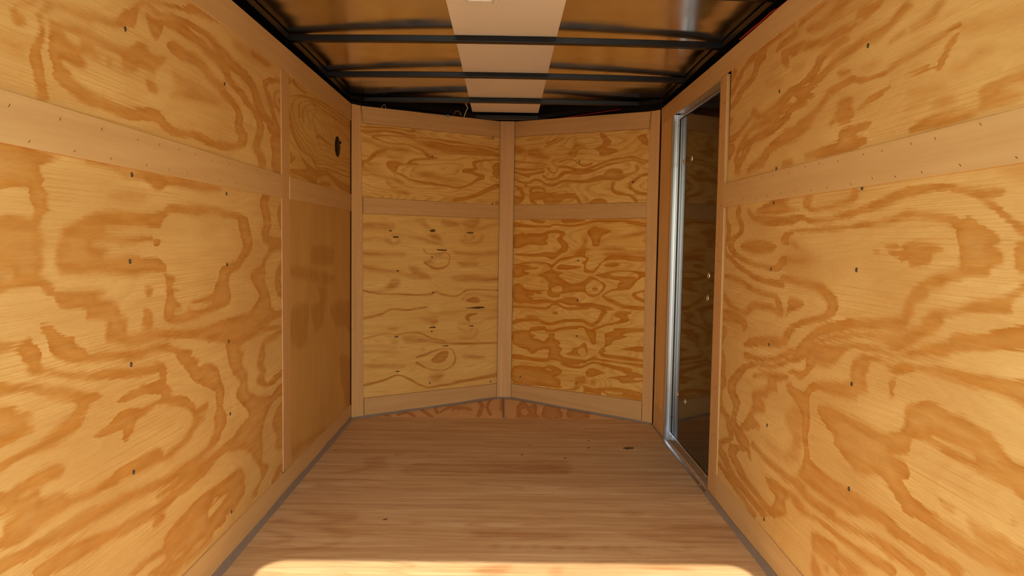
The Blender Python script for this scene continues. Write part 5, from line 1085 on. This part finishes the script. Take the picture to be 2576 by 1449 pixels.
W = {'red_side': [(0.8785, 2.0443, 1.8092), (0.8785, 2.3144, 1.8156), (0.8785, 2.4006, 1.8181), (0.8785, 2.461, 1.8239), (0.8785, 2.5582, 1.8212), (0.8785, 2.6474, 1.8236), (0.8785, 2.6984, 1.8225), (0.8785, 2.7837, 1.8227)], 'red_front': [(0.1471, 4.7291, 1.8147), (0.2689, 4.6327, 1.8149), (0.3512, 4.5674, 1.8142), (0.4312, 4.5041, 1.8184), (0.498, 4.4511, 1.8213), (0.5847, 4.3825, 1.8251), (0.6729, 4.3126, 1.8295)], 'black': [(0.892, 2.5429, 1.8982), (0.892, 2.5259, 1.8795), (0.892, 2.5132, 1.8649), (0.892, 2.5041, 1.849), (0.892, 2.499, 1.8357)], 'green': [(-0.5091, 4.4539, 1.812), (-0.4645, 4.4859, 1.8099), (-0.4193, 4.5184, 1.8101), (-0.378, 4.548, 1.8122), (-0.3595, 4.5613, 1.8135)], 'conn': (-0.3565, 4.5548, 1.8136), 'tan': [(-0.3548, 4.5646, 1.8141), (-0.3315, 4.5814, 1.8173), (-0.3199, 4.5897, 1.8311), (-0.313, 4.5947, 1.8466), (-0.3036, 4.6014, 1.8528), (-0.2918, 4.6099, 1.8509), (-0.2845, 4.6151, 1.8408), (-0.2772, 4.6204, 1.8247)], 'white': [(-0.2658, 4.6421, 1.8038), (-0.2612, 4.6454, 1.8266), (-0.2543, 4.6504, 1.8498), (-0.2472, 4.6554, 1.8681), (-0.239, 4.6614, 1.8866)], 'loop': [(-0.7286, 4.3099, 1.8043), (-0.7224, 4.3143, 1.8189), (-0.7162, 4.3187, 1.8289), (-0.71, 4.3232, 1.8344), (-0.7048, 4.3269, 1.8318), (-0.7038, 4.3277, 1.8239), (-0.7037, 4.3277, 1.8055)]}
wire('red_wire', W['red_side'], 0.0030, RED, 'red wire lying along the top board above the side door wall')
wire('red_wire', W['red_front'], 0.0020, RED, 'red wire on the top edge of the front wall, beside the side door corner')
wire('black_wire', W['black'], 0.0016, PLASTIC, 'thin dark wire hanging beside the black top rail over the red wire')
wt = wire('spliced_wire', W['green'], 0.0013, GREEN, 'green wire joined to a looped tan wire by a blue connector')
tan = wire('tan_lead', W['tan'], 0.0013, TAN, None, wt)
tan['label'] = 'tan looped end of the wire'
c0 = Vector(W['conn'])
bm = bmesh.new()
bmesh.ops.create_uvsphere(bm, u_segments=12, v_segments=8, radius=1.0)
mt = Matrix.Translation(c0) @ Matrix(((dL.x*0.013, 0, dL.y*0.008, 0), (dL.y*0.013, 0, -dL.x*0.008, 0), (0, 0.0085, 0, 0), (0, 0, 0, 1)))
bmesh.ops.transform(bm, matrix=mt, verts=bm.verts)
from_bm('connector', bm, BLUE, wt, True)['label'] = 'blue crimp connector'
wire('white_wire', W['white'], 0.0026, WHITE, 'stiff cream wire end standing up near the cream roof strip')
wire('tan_wire', W['loop'], 0.0015, TAN, 'small tan wire loop poking up near the corner post by the vent wall')
# roof screw tips in the dark gap
FT_L = Frame(FVL.p(0, 0, -0.016), dL, FVL.n)
tips = [((-0.7732, 4.2877, 1.8473), 0.0113), ((-0.6358, 4.3863, 1.8495), 0.0139), ((-0.3498, 4.5916, 1.8455), 0.0122), ((0.3169, 4.6175, 1.8587), 0.032), ((0.5262, 4.4518, 1.855), 0.0284), ((0.7801, 4.2507, 1.8317), 0.0079), ((0.7951, 4.2388, 1.8298), 0.0056)]
for i, (p, ln) in enumerate(tips):
    bm = bmesh.new()
    v = Vector(p)
    prism(bm, [v+Vector((math.cos(a)*0.0017, math.sin(a)*0.0017, 0)) for a in (0, 1.57, 3.14, 4.71)],
          [v+Vector((math.cos(a)*0.0013, math.sin(a)*0.0013, -ln)) for a in (0, 1.57, 3.14, 4.71)])
    from_bm('screw_tip', bm, ZINC, ceil)
